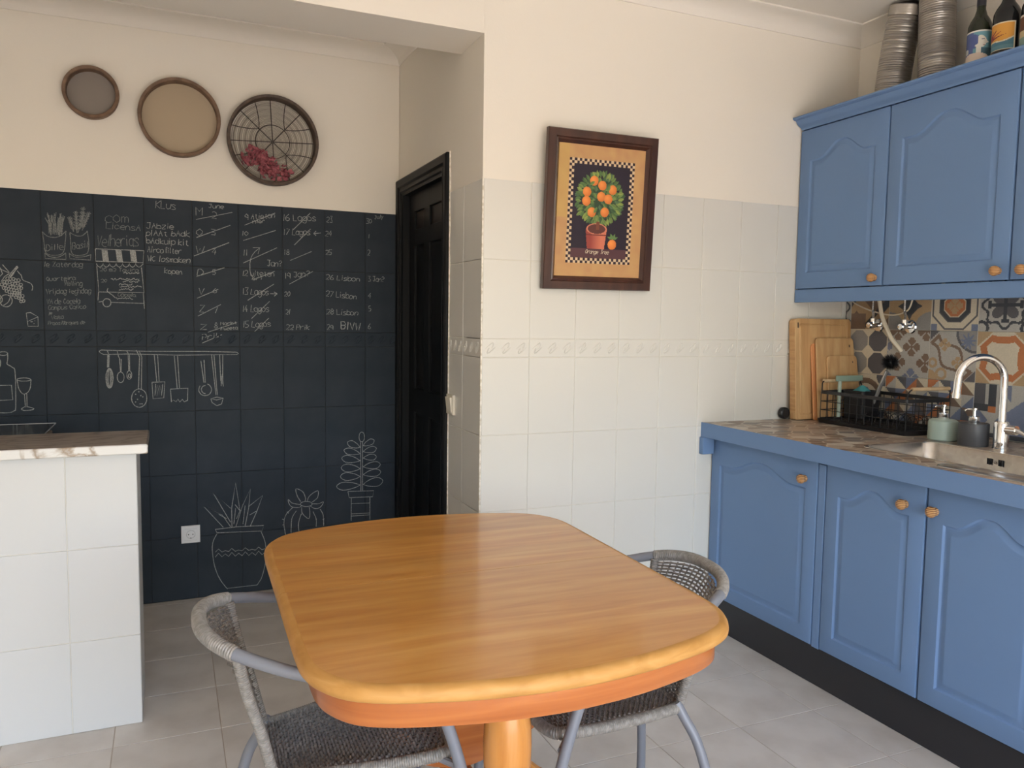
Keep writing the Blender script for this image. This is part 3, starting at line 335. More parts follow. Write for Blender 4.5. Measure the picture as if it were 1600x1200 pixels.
 'rubber_plant_drawing':(1.0,[[-198,718,-197,463],[-188,718,-188,463],[-178,740,-179,729,-183,720,-189,716,-195,716,-201,721,-205,730,-206,741,-205,752,-201,761,-195,765,-189,765,-183,760,-179,751,-178,740],[-200,687,-204,692,-209,699,-215,706,-224,713,-233,720,-242,724,-251,724,-260,721,-265,717,-265,710,-261,702,-255,695,-246,690,-235,687,-224,685,-215,685,-206,686,-200,687],[-200,655,-206,660,-213,666,-223,673,-234,679,-247,685,-259,687,-269,686,-278,682,-283,677,-281,671,-274,662,-266,656,-254,653,-240,651,-228,651,-217,652,-207,653,-200,655],[-200,619,-207,623,-216,630,-227,637,-240,643,-255,648,-268,651,-280,648,-290,643,-294,637,-292,630,-284,621,-274,615,-260,612,-245,611,-230,612,-218,614,-208,616,-200,619],[-200,578,-207,582,-217,589,-229,595,-243,600,-259,604,-272,605,-284,602,-293,595,-297,588,-294,580,-285,572,-274,566,-260,564,-245,565,-230,567,-218,570,-207,574,-200,578],[-200,537,-208,541,-218,547,-231,553,-245,557,-262,561,-276,561,-287,558,-297,551,-301,543,-297,535,-288,527,-276,522,-262,520,-245,522,-231,525,-218,528,-208,533,-200,537],[-200,493,-209,497,-223,502,-238,507,-256,510,-276,513,-293,512,-306,508,-317,500,-321,492,-316,485,-304,477,-290,472,-273,472,-253,475,-236,479,-221,483,-209,489,-200,493],[-185,695,-179,694,-172,693,-163,694,-154,695,-144,698,-136,701,-131,708,-128,715,-128,721,-133,725,-141,728,-149,728,-157,724,-165,718,-173,712,-178,706,-182,699,-185,695],[-185,665,-179,663,-171,660,-162,658,-151,657,-140,657,-130,659,-123,664,-118,672,-116,678,-120,683,-128,688,-137,690,-147,688,-158,684,-167,679,-174,674,-181,669,-185,665],[-185,631,-180,629,-172,625,-163,622,-153,619,-142,618,-132,618,-124,622,-118,629,-116,635,-120,641,-127,646,-135,649,-145,649,-156,647,-166,643,-173,639,-180,635,-185,631],[-185,586,-178,583,-168,579,-156,576,-143,573,-128,572,-115,574,-105,579,-98,587,-95,594,-100,601,-109,607,-120,610,-133,609,-147,606,-160,601,-170,596,-179,590,-185,586],[-185,545,-178,542,-167,538,-155,535,-141,533,-126,533,-113,534,-103,540,-95,548,-93,555,-98,562,-108,568,-120,571,-132,570,-147,565,-160,561,-170,555,-179,549,-185,545],[-185,494,-177,491,-165,486,-151,483,-135,481,-118,480,-104,482,-93,489,-84,499,-82,508,-88,516,-99,523,-112,526,-127,525,-143,520,-157,514,-169,507,-178,500,-185,494],[-263,464,-130,458,-135,427,-257,431,-263,464],[-246,430,-247,310],[-150,425,-150,308],[-247,400,-150,395],[-247,346,-150,343],[-247,335,-150,333],]),
 'calendar_strokes':(1.0,[[-961,1786,-802,1829],[-960,1704,-811,1769],[-972,1619,-818,1688],[-963,1525,-839,1571],[-962,1425,-869,1469],[-960,1342,-859,1398],[-917,1268,-788,1315],[-943,1217,-855,1257],[-748,1773,-608,1839],[-755,1701,-606,1757],[-756,1596,-601,1675],[-711,1519,-613,1562],[-738,1421,-617,1501],[-722,1334,-638,1418],[-708,1273,-642,1338],[-525,1765,-443,1850],[-520,1692,-443,1773],[-541,1617,-438,1665],[-545,1503,-432,1569],[-635,1455,-602,1455],[-617,1464,-602,1455],[-602,1455,-617,1443],[-428,1752,-394,1757],[-416,1765,-428,1752],[-428,1752,-416,1743],[-711,1528,-714,1532,-718,1538,-722,1546,-725,1555,-726,1566,-726,1580,-726,1594,-724,1606,-722,1617,-719,1626,-714,1635,-709,1643,-703,1651,-695,1658,-688,1664,-683,1668],[-712,1670,-680,1672,-689,1641],]),
}
TEXT=[
('market_notes','Dille',-1565,1614,-1497,1625,26),('market_notes','Basil',-1466,1627,-1403,1638,28),('market_notes','1e Zaterdag',-1575,1545,-1425,1551,22),('market_notes','Quarteira',-1569,1485,-1454,1494,18),('market_notes','Veiling',-1504,1467,-1428,1467,22),('market_notes','Vrijdag leghdag',-1571,1429,-1396,1437,22),('market_notes','VA de Cacela',-1569,1385,-1439,1391,22),('market_notes','Campus Calico',-1565,1360,-1418,1369,19),('market_notes','je',-1563,1341,-1549,1341,14),('market_notes','Vasa',-1554,1319,-1505,1325,17),('market_notes','Praca Marques de',-1567,1294,-1424,1301,16),('market_notes','COm',-1336,1748,-1236,1757,36),('market_notes','LicensA',-1331,1723,-1190,1720,27),('market_notes','Velherias',-1371,1643,-1199,1654,50),('market_notes','20 m2 Tavira',-1361,1534,-1204,1537,16),('market_notes','20',-1357,1486,-1331,1487,14),('market_notes','Cacela',-1292,1425,-1217,1424,18),('job_list','KLus',-1130,1827,-1042,1824,34),('job_list','JAbzie',-1169,1733,-1052,1737,25),('job_list','plAAt bAdk',-1172,1701,-985,1706,26),('job_list','bAdkuip kit',-1170,1667,-991,1665,26),('job_list','Airco filter',-1166,1627,-1024,1625,26),('job_list','WC losmaken',-1166,1587,-986,1586,26),('job_list','kopen',-1098,1535,-1022,1532,23),('calendar','M',-961,1806,-925,1806,34),('calendar','June',-905,1842,-838,1844,20),('calendar','2',-892,1796,-867,1798,30),('calendar','O',-960,1713,-927,1715,32),('calendar','3',-896,1720,-874,1721,26),('calendar','W',-964,1634,-919,1639,32),('calendar','4',-895,1631,-872,1632,30),('calendar','D',-960,1531,-927,1535,30),('calendar','5',-893,1537,-876,1537,23),('calendar','V',-956,1443,-928,1444,32),('calendar','6',-892,1451,-872,1451,22),('calendar','Z',-954,1360,-927,1361,35),('calendar','7',-887,1358,-870,1359,26),('calendar','Z',-950,1280,-914,1280,26),('calendar','8',-888,1286,-871,1287,30),('calendar','Markt',-860,1302,-786,1309,14),('calendar','Fuzeta',-860,1278,-783,1284,14),('calendar','Prik',-942,1232,-858,1244,24),('calendar','9 Atieton',-745,1800,-608,1817,26),('calendar','nier',-711,1784,-653,1791,18),('calendar','10',-760,1724,-729,1726,21),('calendar','11',-756,1632,-733,1633,27),('calendar','Jan?',-646,1585,-577,1588,28),('calendar','12 uiteten',-760,1536,-614,1538,26),('calendar','6ri',-717,1516,-667,1521,18),('calendar','13 Lagos',-761,1448,-638,1448,30),('calendar','14 Lagos',-762,1366,-639,1369,30),('calendar','15 Lagos',-760,1291,-631,1298,30),('calendar','16 Lagos',-573,1805,-412,1815,30),('calendar','17 Lagos',-570,1738,-440,1745,30),('calendar','18',-568,1643,-541,1645,24),('calendar','19 Jan?',-566,1530,-447,1547,28),('calendar','20',-570,1444,-540,1445,25),('calendar','21',-564,1358,-540,1358,23),('calendar','22 Prik',-562,1283,-446,1284,25),('calendar','23',-366,1811,-335,1813,28),('calendar','24',-372,1743,-338,1745,27),('calendar','25',-370,1653,-338,1654,24),('calendar','26 Lisbon',-370,1531,-199,1527,25),('calendar','27 Lisbon',-370,1449,-215,1437,28),('calendar','28 Lisbon',-368,1361,-208,1357,28),('calendar','29 ',-365,1285,-333,1285,25),('calendar','BIVW',-295,1289,-196,1283,35),('calendar','30',-169,1817,-140,1819,23),('calendar','July',-127,1842,-81,1848,18),('calendar','1',-160,1745,-150,1746,21),('calendar','2',-163,1659,-147,1660,28),('calendar','3 Jan?',-160,1531,-74,1528,26),('calendar','4',-160,1445,-143,1445,26),('calendar','5',-156,1381,-143,1381,24),('calendar','6',-160,1290,-143,1290,28),]
# ------------------------------------------------------------------ the room shell
XL, XR, YC, ZC = -3.20, 1.85, 1.1718, 2.67
TW, TH, TB = .2011, .30, .072
ROWS = [(0, .3), (.3, .6), (.6, .9), (.9, 1.2), (1.2, 1.2+TB), (1.2+TB, 1.5+TB), (1.5+TB, 1.8+TB)]
ZT = 1.8+TB
G = .0022
_tc = {}
def tile_mesh(w, h, t, orient, m, bev=.0016, name='tile'):
    key = (round(w, 4), round(h, 4), orient, m.name, t, name)
    if key in _tc: return _tc[key]
    a, b = w/2, h/2; e = bev
    rings = [[(-a, -b, -t), (a, -b, -t), (a, b, -t), (-a, b, -t)], [(-a, -b, -e), (a, -b, -e), (a, b, -e), (-a, b, -e)],
             [(-a+e*.3, -b+e*.3, -e*.3), (a-e*.3, -b+e*.3, -e*.3), (a-e*.3, b-e*.3, -e*.3), (-a+e*.3, b-e*.3, -e*.3)],
             [(-a+e, -b+e, 0), (a-e, -b+e, 0), (a-e, b-e, 0), (-a+e, b-e, 0)]]
    mb = MB().loops(rings)
    if name == 'border_tile' and w > .06:
        for k in range(3):
            x0 = -a+w*(k+.5)/3
            for sgn in (1, -1):
                pts = [(x0+sgn*(w*.03+.030*q*math.cos(2.6*q)), sgn*.020*math.sin(3.3*q), .0002) for q in [i/6 for i in range(7)]]
                if max(abs(p[0]) for p in pts) < a-.006: mb.tube(pts, [.0032, .0036, .0034, .003, .0026, .0022, .0014], n=5)
    def mp(p):
        x, y, z = p
        return {'y-': (x, -z, y), 'x-': (-z, -x, y), 'z+': (x, y, z)}[orient]
    mb.v = [mp(p) for p in mb.v]
    me = bpy.data.meshes.new(name); me.from_pydata(mb.v, [], mb.f); me.materials.append(m); recalc(me)
    _tc[key] = me; return me
def jit(): return (random.uniform(-1, 1)*.0022, random.uniform(-1, 1)*.0022, random.uniform(-1, 1)*.0022)
def clip(a, b, lo, hi): return max(a, lo), min(b, hi)

# wall with the picture (tiled below, plaster above)
w = MB().box((.003, .003, 0), (XR+.2, .16, ZT-.001), mi=0).box((.0, .002, ZT-.001), (XR+.2, .16, ZC+.1), mi=1)
wall_back = struct(obj('wall_back', w, [GROUT, PAINT], origin=(0, 0, 0)))
for k in range(0, 10):
    x0, x1 = clip(k*TW, (k+1)*TW, 0.004, XR-.001)
    if x1-x0 < .02: continue
    for i, (z0, z1) in enumerate(ROWS):
        nm = 'border_tile' if i == 4 else 'tile'
        share(nm, tile_mesh(x1-x0-G, z1-z0-G, .006, 'y-', TILEW, name=nm), wall_back, ((x0+x1)/2, 0, (z0+z1)/2), jit())
# side wall with the black door, running back from the corner
DY0, DY1, DZ = .445, 1.095, 1.965       # clear door opening
w = MB().box((.003, .005, 0), (.14, .387, ZT-.001), mi=0).box((.002, .005, ZT-.001), (.14, DY0, ZC+.1), mi=1)
w.box((.002, .387, 0), (.14, DY0, ZT), mi=1).box((.002, DY0, DZ), (.14, DY1, ZC+.1), mi=1).box((.002, DY1, 0), (.14, YC+.15, ZC+.1), mi=1)
wall_side = struct(obj('wall_side', w, [GROUT, PAINT], origin=(0, 0, 0)))
for y0, y1 in ((.006, .205), (.205, .386)):
    for i, (z0, z1) in enumerate(ROWS):
        nm = 'border_tile' if i == 4 else 'tile'
        share(nm, tile_mesh(y1-y0-G, z1-z0-G, .006, 'x-', TILEW, name=nm), wall_side, (0, (y0+y1)/2, (z0+z1)/2), jit())
# chalkboard wall
w = MB().box((XL-.2, YC+.004, 0), (.0, YC+.16, ZT-.001), mi=0).box((XL-.2, YC+.002, ZT-.001), (.0, YC+.16, ZC+.1), mi=1)
wall_chalk = struct(obj('wall_chalkboard', w, [BGROUT, PAINT], origin=(0, YC, 0)))
k = -9
while -1.5812+k*TW < -.0:
    x0, x1 = clip(-1.5812+k*TW, -1.5812+(k+1)*TW, XL, -.001); k += 1
    if x1-x0 < .02: continue
    for i, (z0, z1) in enumerate(ROWS):
        nm = 'border_tile' if i == 4 else 'tile'
        share(nm, tile_mesh(x1-x0-G, z1-z0-G, .006, 'y-', BOARD, name=nm), wall_chalk, ((x0+x1)/2, YC, (z0+z1)/2), jit())
# lintel beam across the opening
struct(obj('wall_lintel', MB().box((XL, .002, 2.395), (.002, .26, ZC+.1)), PAINT, origin=(-1, .1, 2.395)))
struct(obj('wall_left', MB().box((XL-.2, BY-.2, 0), (XL, YC+.16, ZC+.1)), PAINT, origin=(XL, 0, 0)))
# wall behind the camera with the open balcony doorway
w = MB().box((XL-.2, BY-.2, 0), (OX0, BY, ZC+.1)).box((OX1, BY-.2, 0), (XR+.2, BY, ZC+.1)).box((OX0, BY-.2, OZ), (OX1, BY, ZC+.1))
struct(obj('wall_balcony', w, PAINT, origin=(0, BY, 0)))
struct(obj('ceiling', MB().box((XL-.2, BY-.2, ZC), (XR+.2, YC+.16, ZC+.12)), PAINTW, origin=(0, 0, ZC)))
# coving: shallow concave profile with a small lip
def cove(name, a, b, n):
    a, b, n = Vector(a), Vector(b), Vector(n); rings = []
    prof = [(0, 2.606), (.006, 2.606), (.008, 2.612)]+[(.010+.092*(1-math.cos(q*math.pi/2)), 2.616+.046*math.sin(q*math.pi/2)) for q in [i/7 for i in range(8)]]+[(.106, 2.664), (.106, ZC+.002), (0, ZC+.002)]
    for p in (a, b): rings.append([(p.x+n.x*o_, p.y+n.y*o_, z) for o_, z in prof])
    struct(obj(name, MB().loops(rings, close_first=True), PAINTW, origin=tuple((a+b)/2+Vector((0, 0, 2.606)))))
cove('trim_1', (0, .002, 0), (XR, .002, 0), (0, -1, 0))
cove('trim_2', (XR, .002, 0), (XR, BY, 0), (-1, 0, 0))
cove('trim_3', (XL, YC+.002, 0), (.002, YC+.002, 0), (0, -1, 0))
cove('trim_4', (.002, YC, 0), (.002, .26, 0), (-1, 0, 0))
struct(obj('trim_5', MB().box((-.003, -.003, 0), (.004, .004, ZT), .001), TRIMW, origin=(0, 0, 0)))
# right wall: grey plaster behind the cupboards + patterned tiles
w = MB().box((XR, BY-.2, 0), (XR+.2, .16, ZC+.1))
wall_right = struct(obj('wall_right', w, PAINT, origin=(XR, 0, 0)))
# floor
FT, FX, FY = .3178, .9558, -.4617
floor = struct(obj('floor', MB().box((XL-.2, BY-.2, -.12), (XR+.2, YC+.16, -.0016)), FGROUT, origin=(0, 0, 0)))
for i in range(-14, 4):
    for j in range(-13, 7):
        x0, x1 = clip(FX+i*FT, FX+(i+1)*FT, XL+.001, 1.16); y0, y1 = clip(FY+j*FT, FY+(j+1)*FT, BY, YC)
        if x1-x0 < .02 or y1-y0 < .02: continue
        share('floor_tile', tile_mesh(x1-x0-.003, y1-y0-.003, .0015, 'z+', FLOORM, bev=.0009, name='floor_tile'), floor, ((x0+x1)/2, (y0+y1)/2, 0), (random.uniform(-1, 1)*.0006, random.uniform(-1, 1)*.0006, 0))
# terrace outside the doorway
struct(obj('floor_terrace', MB().box((-9, -16, -.2), (9, BY-.2, -.04)), STUCCO, origin=(0, -10, -.2)))

# ------------------------------------------------------------------ black door in the side wall
d1 = bpy.data.objects.new('door_1', None); COL.objects.link(d1); d1['kind'] = 'structure'; d1.location = (0, .77, 0); ORG[d1] = (0, .77, 0)
def casing(mb, prof):   # prof: (distance outward from opening edge, x)
    ring = []
    for o_, x in prof:
        ring.append((o_, x))
    pts = []
    for (py, pz, sy, sz) in ((DY0, 0, -1, 0), (DY0, DZ, -1, 1), (DY1, DZ, 1, 1), (DY1, 0, 1, 0)):
        pts.append([(x, py+sy*o_, pz+sz*o_) for o_, x in prof])
    mb.loops(pts, close_first=True)
cs = MB(); casing(cs, [(-.012, .05), (-.012, -.004), (0, -.008), (.006, -.016), (.014, -.016), (.018, -.010), (.026, -.010), (.034, -.020), (.062, -.022), (.070, -.016), (.070, .002), (.0, .05)])
obj('casing', cs, BLACKD, d1)
lf = MB().box((.048, DY0-.001, .004), (.052, DY1+.001, DZ))
for y0, y1 in ((DY0, DY0+.085), (.755, .84), (DY1-.10, DY1)): lf.box((.030, y0, .004), (.05, y1, DZ), .003)
for z0, z1 in ((.004, .2), (.88, 1.0), (1.70, 1.78), (DZ-.10, DZ)): lf.box((.0302, DY0, z0), (.05, DY1, z1), .003)
leaf = obj('door_leaf', lf, BLACKD, d1)
for (y0, y1) in ((DY0+.085, .755), (.84, DY1-.10)):
    obj('door_pane', MB().box((.041, y0-.002, 1.775), (.047, y1+.002, DZ-.098), .001), DGLASS, leaf)
    for z0, z1 in ((.2, .88), (1.0, 1.70)):
        obj('panel', MB().loops([[(.047, a, b) for a, b in ((y0, z0), (y1, z0), (y1, z1), (y0, z1))], [(.040, a, b) for a, b in ((y0+.004, z0+.004), (y1-.004, z0+.004), (y1-.004, z1-.004), (y0+.004, z1-.004))], [(.046, a, b) for a, b in ((y0+.018, z0+.018), (y1-.018, z0+.018), (y1-.018, z1-.018), (y0+.018, z1-.018))]]), BLACKD, leaf)
st = MB()
for i in range(24):
    z0 = i*.085; y = .372+random.uniform(-.002, .002) if z0 < ZT else .374
    st.box((-.0045, y-.0, z0), (.004, .3875, z0+.0852), .001)
obj('raw_plaster_strip', st, TRIMW, d1)

# ------------------------------------------------------------------ half-height tiled wall + stone top on the left
PX, PY = -1.188, -.010
pw_ = struct(obj('wall_peninsula', MB().box((XL, PY+.003, 0), (PX-.003, .30, .899)), GROUT, origin=(-2, .1, 0)))
for k in range(0, 11):
    x1 = PX-k*.2030; x0 = max(x1-.2030, XL)
    if x1-x0 < .02: continue
    for z0, z1 in ((0, .3), (.3, .6), (.6, .9)):
        share('tile', tile_mesh(x1-x0-.002, z1-z0-.002, .006, 'y-', TILEP), pw_, ((x0+x1)/2, PY, (z0+z1)/2), jit())
for y0, y1 in ((PY+.006, .095), (.097, .298)):
    for z0, z1 in ((0, .3), (.3, .6), (.6, .9)):
        me = tile_mesh(y1-y0-.002, z1-z0-.002, .006, 'x-', TILEP)
        o = share('tile', me, pw_, (PX, (y0+y1)/2, (z0+z1)/2), (0, 0, math.pi))
sb = thing('breakfast_bar_top', 'taupe veined stone slab with white marble front edge on the half-height tiled wall', 'worktop', (-2.0, .14, .90))
obj('slab', MB().box((XL+.002, -.030, .9005), (-1.156, .322, .930), .004), MARBT, sb)
obj('front_edge', MB().box((XL+.002, -.041, .9005), (-1.154, -.0302, .931), .003), MARBF, sb)['label'] = 'white marble front edge with brown veins'
# cooker behind the half wall: only its glass top shows above the slab
ck_ = thing('cooker', 'dark glass cooker top with a thin pale rim, just showing behind the stone slab', 'cooker', (-1.75, .49, 0))
obj('body', MB().box((-2.06, .330, .001), (-1.500, .650, .900), .004), mat('brown_cooker_body', (.16, .12, .09, 1), .5), ck_)
gt = obj('glass_top', MB().box((-2.07, .326, .9185), (-1.492, .660, .9245), .002), mat('tinted_glass_top', (.035, .038, .045, 1), .12, spec=.5), ck_)
obj('rim', MB().tube([(-2.072, .663, .9235), (-1.490, .663, .9235), (-1.490, .324, .9235), (-2.072, .324, .9235)], .0024, n=6, closed=True), mat('pale_rim', (.42, .42, .44, 1), .25), gt)
fe = MB()
for x in (-2.0, -1.56):
    fe.box((x-.012, .40, .899), (x+.012, .60, .919))
obj('support', fe, BLK, ck_)['kind'] = 'stuff'
obj('white_stud', MB().lathe([(.011, .9245), (.011, .931), (.006, .933), (0, .933)], (-1.688, .630, 0), 'z', 14), WHITEP, ck_)['label'] = 'small white stud on the glass'

# ------------------------------------------------------------------ chalk drawings and handwriting
def ribbon(mb, pts, hw):
    pts = [Vector((p[0], 0, p[1])) for p in pts]
    q = [pts[0]]
    for p in pts[1:]:
        if (p-q[-1]).length > .0012: q.append(p)
    if len(q) < 2: q.append(q[0]+Vector((.002, 0, .001)))
    vv = []
    for i, p in enumerate(q):
        a = q[max(i-1, 0)]; b = q[min(i+1, len(q)-1)]; t = (b-a); t.normalize() if t.length else None
        n = Vector((-t.z, 0, t.x))*hw*random.uniform(.75, 1.2)
        vv += [(p.x+n.x, YC-.0009-random.random()*.0003, p.z+n.z), (p.x-n.x, YC-.0009, p.z-n.z)]
    mb.add(vv, [(2*i, 2*i+1, 2*i+3, 2*i+2) for i in range(len(q)-1)])
for nm, (stg, pls) in DRAW.items():
    mb = MB()
    for l in pls:
        ribbon(mb, [(l[i]/1000, l[i+1]/1000) for i in range(0, len(l), 2)], .0016)
    obj(nm, mb, CHALK if stg > .75 else CHALKF, wall_chalk, fix=False)
FONT = {k: [[(int(a[0]), int(a[1])) for a in s.split()] for s in v.split('|')] for k, v in {
'A': '02 28 42|15 35', 'B': '02 08 38 46 35 05|35 44 32 02', 'C': '47 28 06 04 22 43', 'D': '02 08 28 46 44 22 02', 'F': '02 08 48|05 35', 'I': '22 28', 'J': '08 48|38 33 22 03', 'K': '02 08|48 05 42', 'L': '08 02 42', 'M': '02 08 25 48 42', 'O': '28 06 04 22 44 46 28', 'P': '02 08 38 46 35 05', 'Q': '28 06 04 22 44 46 28|24 42', 'T': '22 28|08 48', 'V': '08 22 48', 'W': '08 12 26 32 48', 'Z': '08 48 02 42',
'a': '45 26 05 03 22 43|46 44 42 52', 'b': '08 02|05 26 45 43 22 03', 'c': '45 26 05 03 22 43', 'd': '48 42|45 26 05 03 22 43', 'e': '04 44 45 26 05 03 22 42', 'f': '48 38 27 22|16 36', 'g': '45 26 05 03 22 43|46 41 20 01', 'h': '08 02|05 26 45 42', 'i': '22 26|27 28', 'j': '26 21 10|27 28', 'k': '08 02|46 04 42', 'l': '28 22', 'm': '02 06|05 16 25 22|25 36 45 42', 'n': '02 06|04 26 45 42', 'o': '26 05 03 22 43 45 26', 'p': '00 06|05 26 45 43 22 03', 'q': '45 26 05 03 22 43|46 40', 'r': '02 06|04 26 46', 's': '45 26 05 24 43 32 02', 't': '27 23 32 42|16 36', 'u': '06 03 22 43|46 42', 'v': '06 22 46', 'w': '06 12 24 32 46', 'x': '06 42|46 02', 'y': '06 23|46 10', 'z': '06 46 02 42',
'0': '28 06 04 22 44 46 28', '1': '22 28', '2': '07 28 47 45 02 42', '3': '08 48 25 44 42 22 02', '4': '38 04 44|36 32', '5': '48 08 05 35 44 32 02', '6': '38 05 03 22 43 44 25 04', '7': '08 48 12', '8': '28 06 44 43 22 03 04 46 28', '9': '46 28 06 05 44|47 42', '?': '07 28 47 46 25 24|23 22'}.items()}
NARROW = set('Iijl1f')
def write(mb, s, x0, z0, x1, z1, h):
    s = s.strip(); n = len(s)
    adv = [.55 if c in NARROW else (.6 if c == ' ' else 1) for c in s]; tot = sum(adv)
    cur = 0
    for c, a in zip(s, adv):
        if c in FONT:
            cw = (x1-x0)/tot
            bx = x0+(x1-x0)*cur/tot; bz = z0+(z1-z0)*cur/tot
            gw = cw*.78; sh = random.uniform(.0, .14); sc = random.uniform(.92, 1.08)
            for st_ in FONT[c]:
                off = -1.2 if c in NARROW else 0
                pts = [(bx+(p[0]+off)/4*gw+(p[1]-2)/6*h*sh+random.uniform(-1, 1)*.0012, bz+(p[1]-2)/6*h*sc+random.uniform(-1, 1)*.0012) for p in st_]
                sm = spline([(p[0], 0, p[1]) for p in pts], 3) if len(pts) > 2 and c.islower() else [Vector((p[0], 0, p[1])) for p in pts]
                ribbon(mb, [(p.x, p.z) for p in sm], .0013 if s != 'BIVW' else .0022)
        cur += a
groups = {}
for g_, s_, a, b, c, d, h in TEXT: groups.setdefault(g_, []).append((s_, a/1000, b/1000, c/1000, d/1000, h/1000))
for g_, ls in groups.items():
    mb = MB()
    for l in ls: write(mb, *l)
    obj({'calendar': 'calendar_writing', 'market_notes': 'market_note_writing', 'job_list': 'job_list_writing'}[g_], mb, CHALKF if g_ == 'market_notes' else CHALK, wall_chalk, fix=False)
# ------------------------------------------------------------------ patterned backsplash tiles (flat glazed print as face colours)
C_ = {k: np.array(L(*v)[:3]) for k, v in dict(cream=(205, 195, 174), grey=(142, 140, 138), lgrey=(176, 174, 168), dark=(66, 70, 76), slate=(92, 92, 97), blue=(112, 122, 146), brown=(124, 103, 88), tan=(176, 150, 116), orange=(182, 116, 76), green=(120, 128, 122)).items()}
def paint(n, *layers):
    u, v = np.meshgrid((np.arange(n)+.5)/n, (np.arange(n)+.5)/n, indexing='ij'); img = np.zeros((n, n, 3)); img[:] = C_[layers[0]]
    for fn, c in layers[1:]: img[fn(u, v)] = C_[c]
    return img
R_ = lambda u, v, a=.5, b=.5: np.hypot(u-a, v-b)
D1 = lambda u, v, a=.5, b=.5: np.abs(u-a)+np.abs(v-b)
OC = lambda u, v, a=.5, b=.5: np.maximum(np.maximum(abs(u-a), abs(v-b)), (abs(u-a)+abs(v-b))*.7071)
def cross(u, v, a, b, s):
    x, y = (u-a)/s, (v-b)/s; r = np.hypot(x, y); t = np.arctan2(y, x)
    return (r < .50+.50*np.abs(np.cos(2*t))**.5-.10*(np.abs(np.cos(4*t+math.pi/8*0)) < .25)) & ~((np.abs(np.abs(x)-np.abs(y)) < .085) & (r > .16))
N_ = 60
def P_diag(): return paint(N_, 'brown', (lambda u, v: (u+v) % 1 > .55, 'tan'), (lambda u, v: ((u-v) % 1 > .25) & ((u-v) % 1 < .5), 'dark'), (lambda u, v: ((u-v) % 1 > .5) & ((u-v) % 1 < .72), 'tan'), (lambda u, v: (v < .35) & (u < .4), 'brown'), (lambda u, v: (v < .35) & (u > .4) & (u-v < .62) & (u-v > .38), 'tan'))
def P_star(): return paint(N_, 'tan', (lambda u, v: np.minimum.reduce([R_(u, v, a, b) for a in (0, 1) for b in (0, 1)]) > .54, 'dark'), (lambda u, v: np.minimum.reduce([R_(u, v, a, b) for a in (0, 1) for b in (0, 1)]) < .38, 'grey'))
def P_oct(): return paint(N_, 'cream', (lambda u, v: (np.abs(u-.5) > .37) & (np.abs(v-.5) > .37), 'blue'), (lambda u, v: OC(u, v) < .49, 'slate'), (lambda u, v: OC(u, v) < .455, 'cream'), (lambda u, v: OC(u, v) < .335, 'slate'), (lambda u, v: OC(u, v) < .315, 'dark'), (lambda u, v: OC(u, v) < .225, 'cream'), (lambda u, v: OC(u, v) < .21, 'orange'), (lambda u, v: cross(u, v, .5, .5, .17), 'tan'))
def P_flower():
    def fl(u, v):
        x, y = u-.5, v-.5; r = np.hypot(x, y); t = np.arctan2(y, x); return (r < .10+.22*np.abs(np.cos(2*t+math.pi/2)))
    def ring(u, v):
        x, y = u-.5, v-.5; r = np.hypot(x, y); t = np.arctan2(y, x); d = .40+.045*np.cos(8*t); return np.abs(r-d) < .03
    return paint(N_, 'lgrey', (fl, 'slate'), (lambda u, v: ((np.abs(u-.5) < .035) | (np.abs(v-.5) < .035)) & (R_(u, v) < .34), 'dark'), (lambda u, v: np.minimum.reduce([np.maximum(abs(u-a)*1.0, abs(v-b)*2.2) for a, b in ((.5, .2), (.5, .8))]) < .075, 'dark'), (lambda u, v: np.minimum.reduce([np.maximum(abs(u-a)*2.2, abs(v-b)) for a, b in ((.2, .5), (.8, .5))]) < .075, 'dark'), (ring, 'dark'), (lambda u, v: np.minimum.reduce([abs(R_(u, v, a, b)-.12) for a in (.06, .94) for b in (.06, .94)]) < .03, 'dark'))
def P_hex(): return paint(N_, 'cream', (lambda u, v: np.minimum.reduce([OC(u, v, a, b) for a in (.25, .75) for b in (.25, .75)]) < .235, 'slate'), (lambda u, v: (OC(u, v, .25, .25) < .235) | (OC(u, v, .25, .75) < .235), 'grey'), (lambda u, v: D1(u, v, .5, .5) < .13, 'cream'))
def P_cross():
    ls = []
    for i in range(-1, 5):
        for j in range(-1, 5):
            if (i+j) % 2 == 0:
                edge = i in (-1, 0, 4) or j in (-1, 0, 4)
                ls.append((lambda u, v, a=i/3.0-.08, b=j/3.0-.02: cross(u, v, a, b, .205), 'blue' if edge else 'brown'))
    return paint(N_, 'lgrey', *ls)
def P_curve():
    def band(u, v, w):      # closed wavy band along the falling diagonal
        x, y = u-.47, v-.47; a = (x-y)*.7071; b = (x+y)*.7071; h = .155+.085*np.cos(a*8.5); e = np.abs(a) < .50
        return (np.abs(np.abs(b)-h) < w) & e | ((np.abs(np.abs(a)-.50) < w) & (np.abs(b) < h))
    return paint(N_, 'lgrey', (lambda u, v: R_(u, v, 1, 1) < .44, 'slate'), (lambda u, v: R_(u, v, 1, 1) < .39, 'grey'), (lambda u, v: R_(u, v, .82, .8) < .12+.05*np.sin(9*np.arctan2(v-.8, u-.82)), 'blue'), (lambda u, v: band(u, v, .032) & (R_(u, v, 1, 1) > .44), 'brown'), (lambda u, v: cross(u, v, .62, .36, .13), 'tan'), (lambda u, v: cross(u, v, .33, .72, .13), 'tan'), (lambda u, v: (R_(u, v, 0, 0) < .2), 'tan'), (lambda u, v: (np.abs(R_(u, v, .28, .12)-.1) < .028) | (np.abs(R_(u, v, .08, .34)-.08) < .028), 'tan'), (lambda u, v: D1(u, v, 0, 1) < .2, 'slate'), (lambda u, v: D1(u, v, 1, 0) < .22, 'slate'))
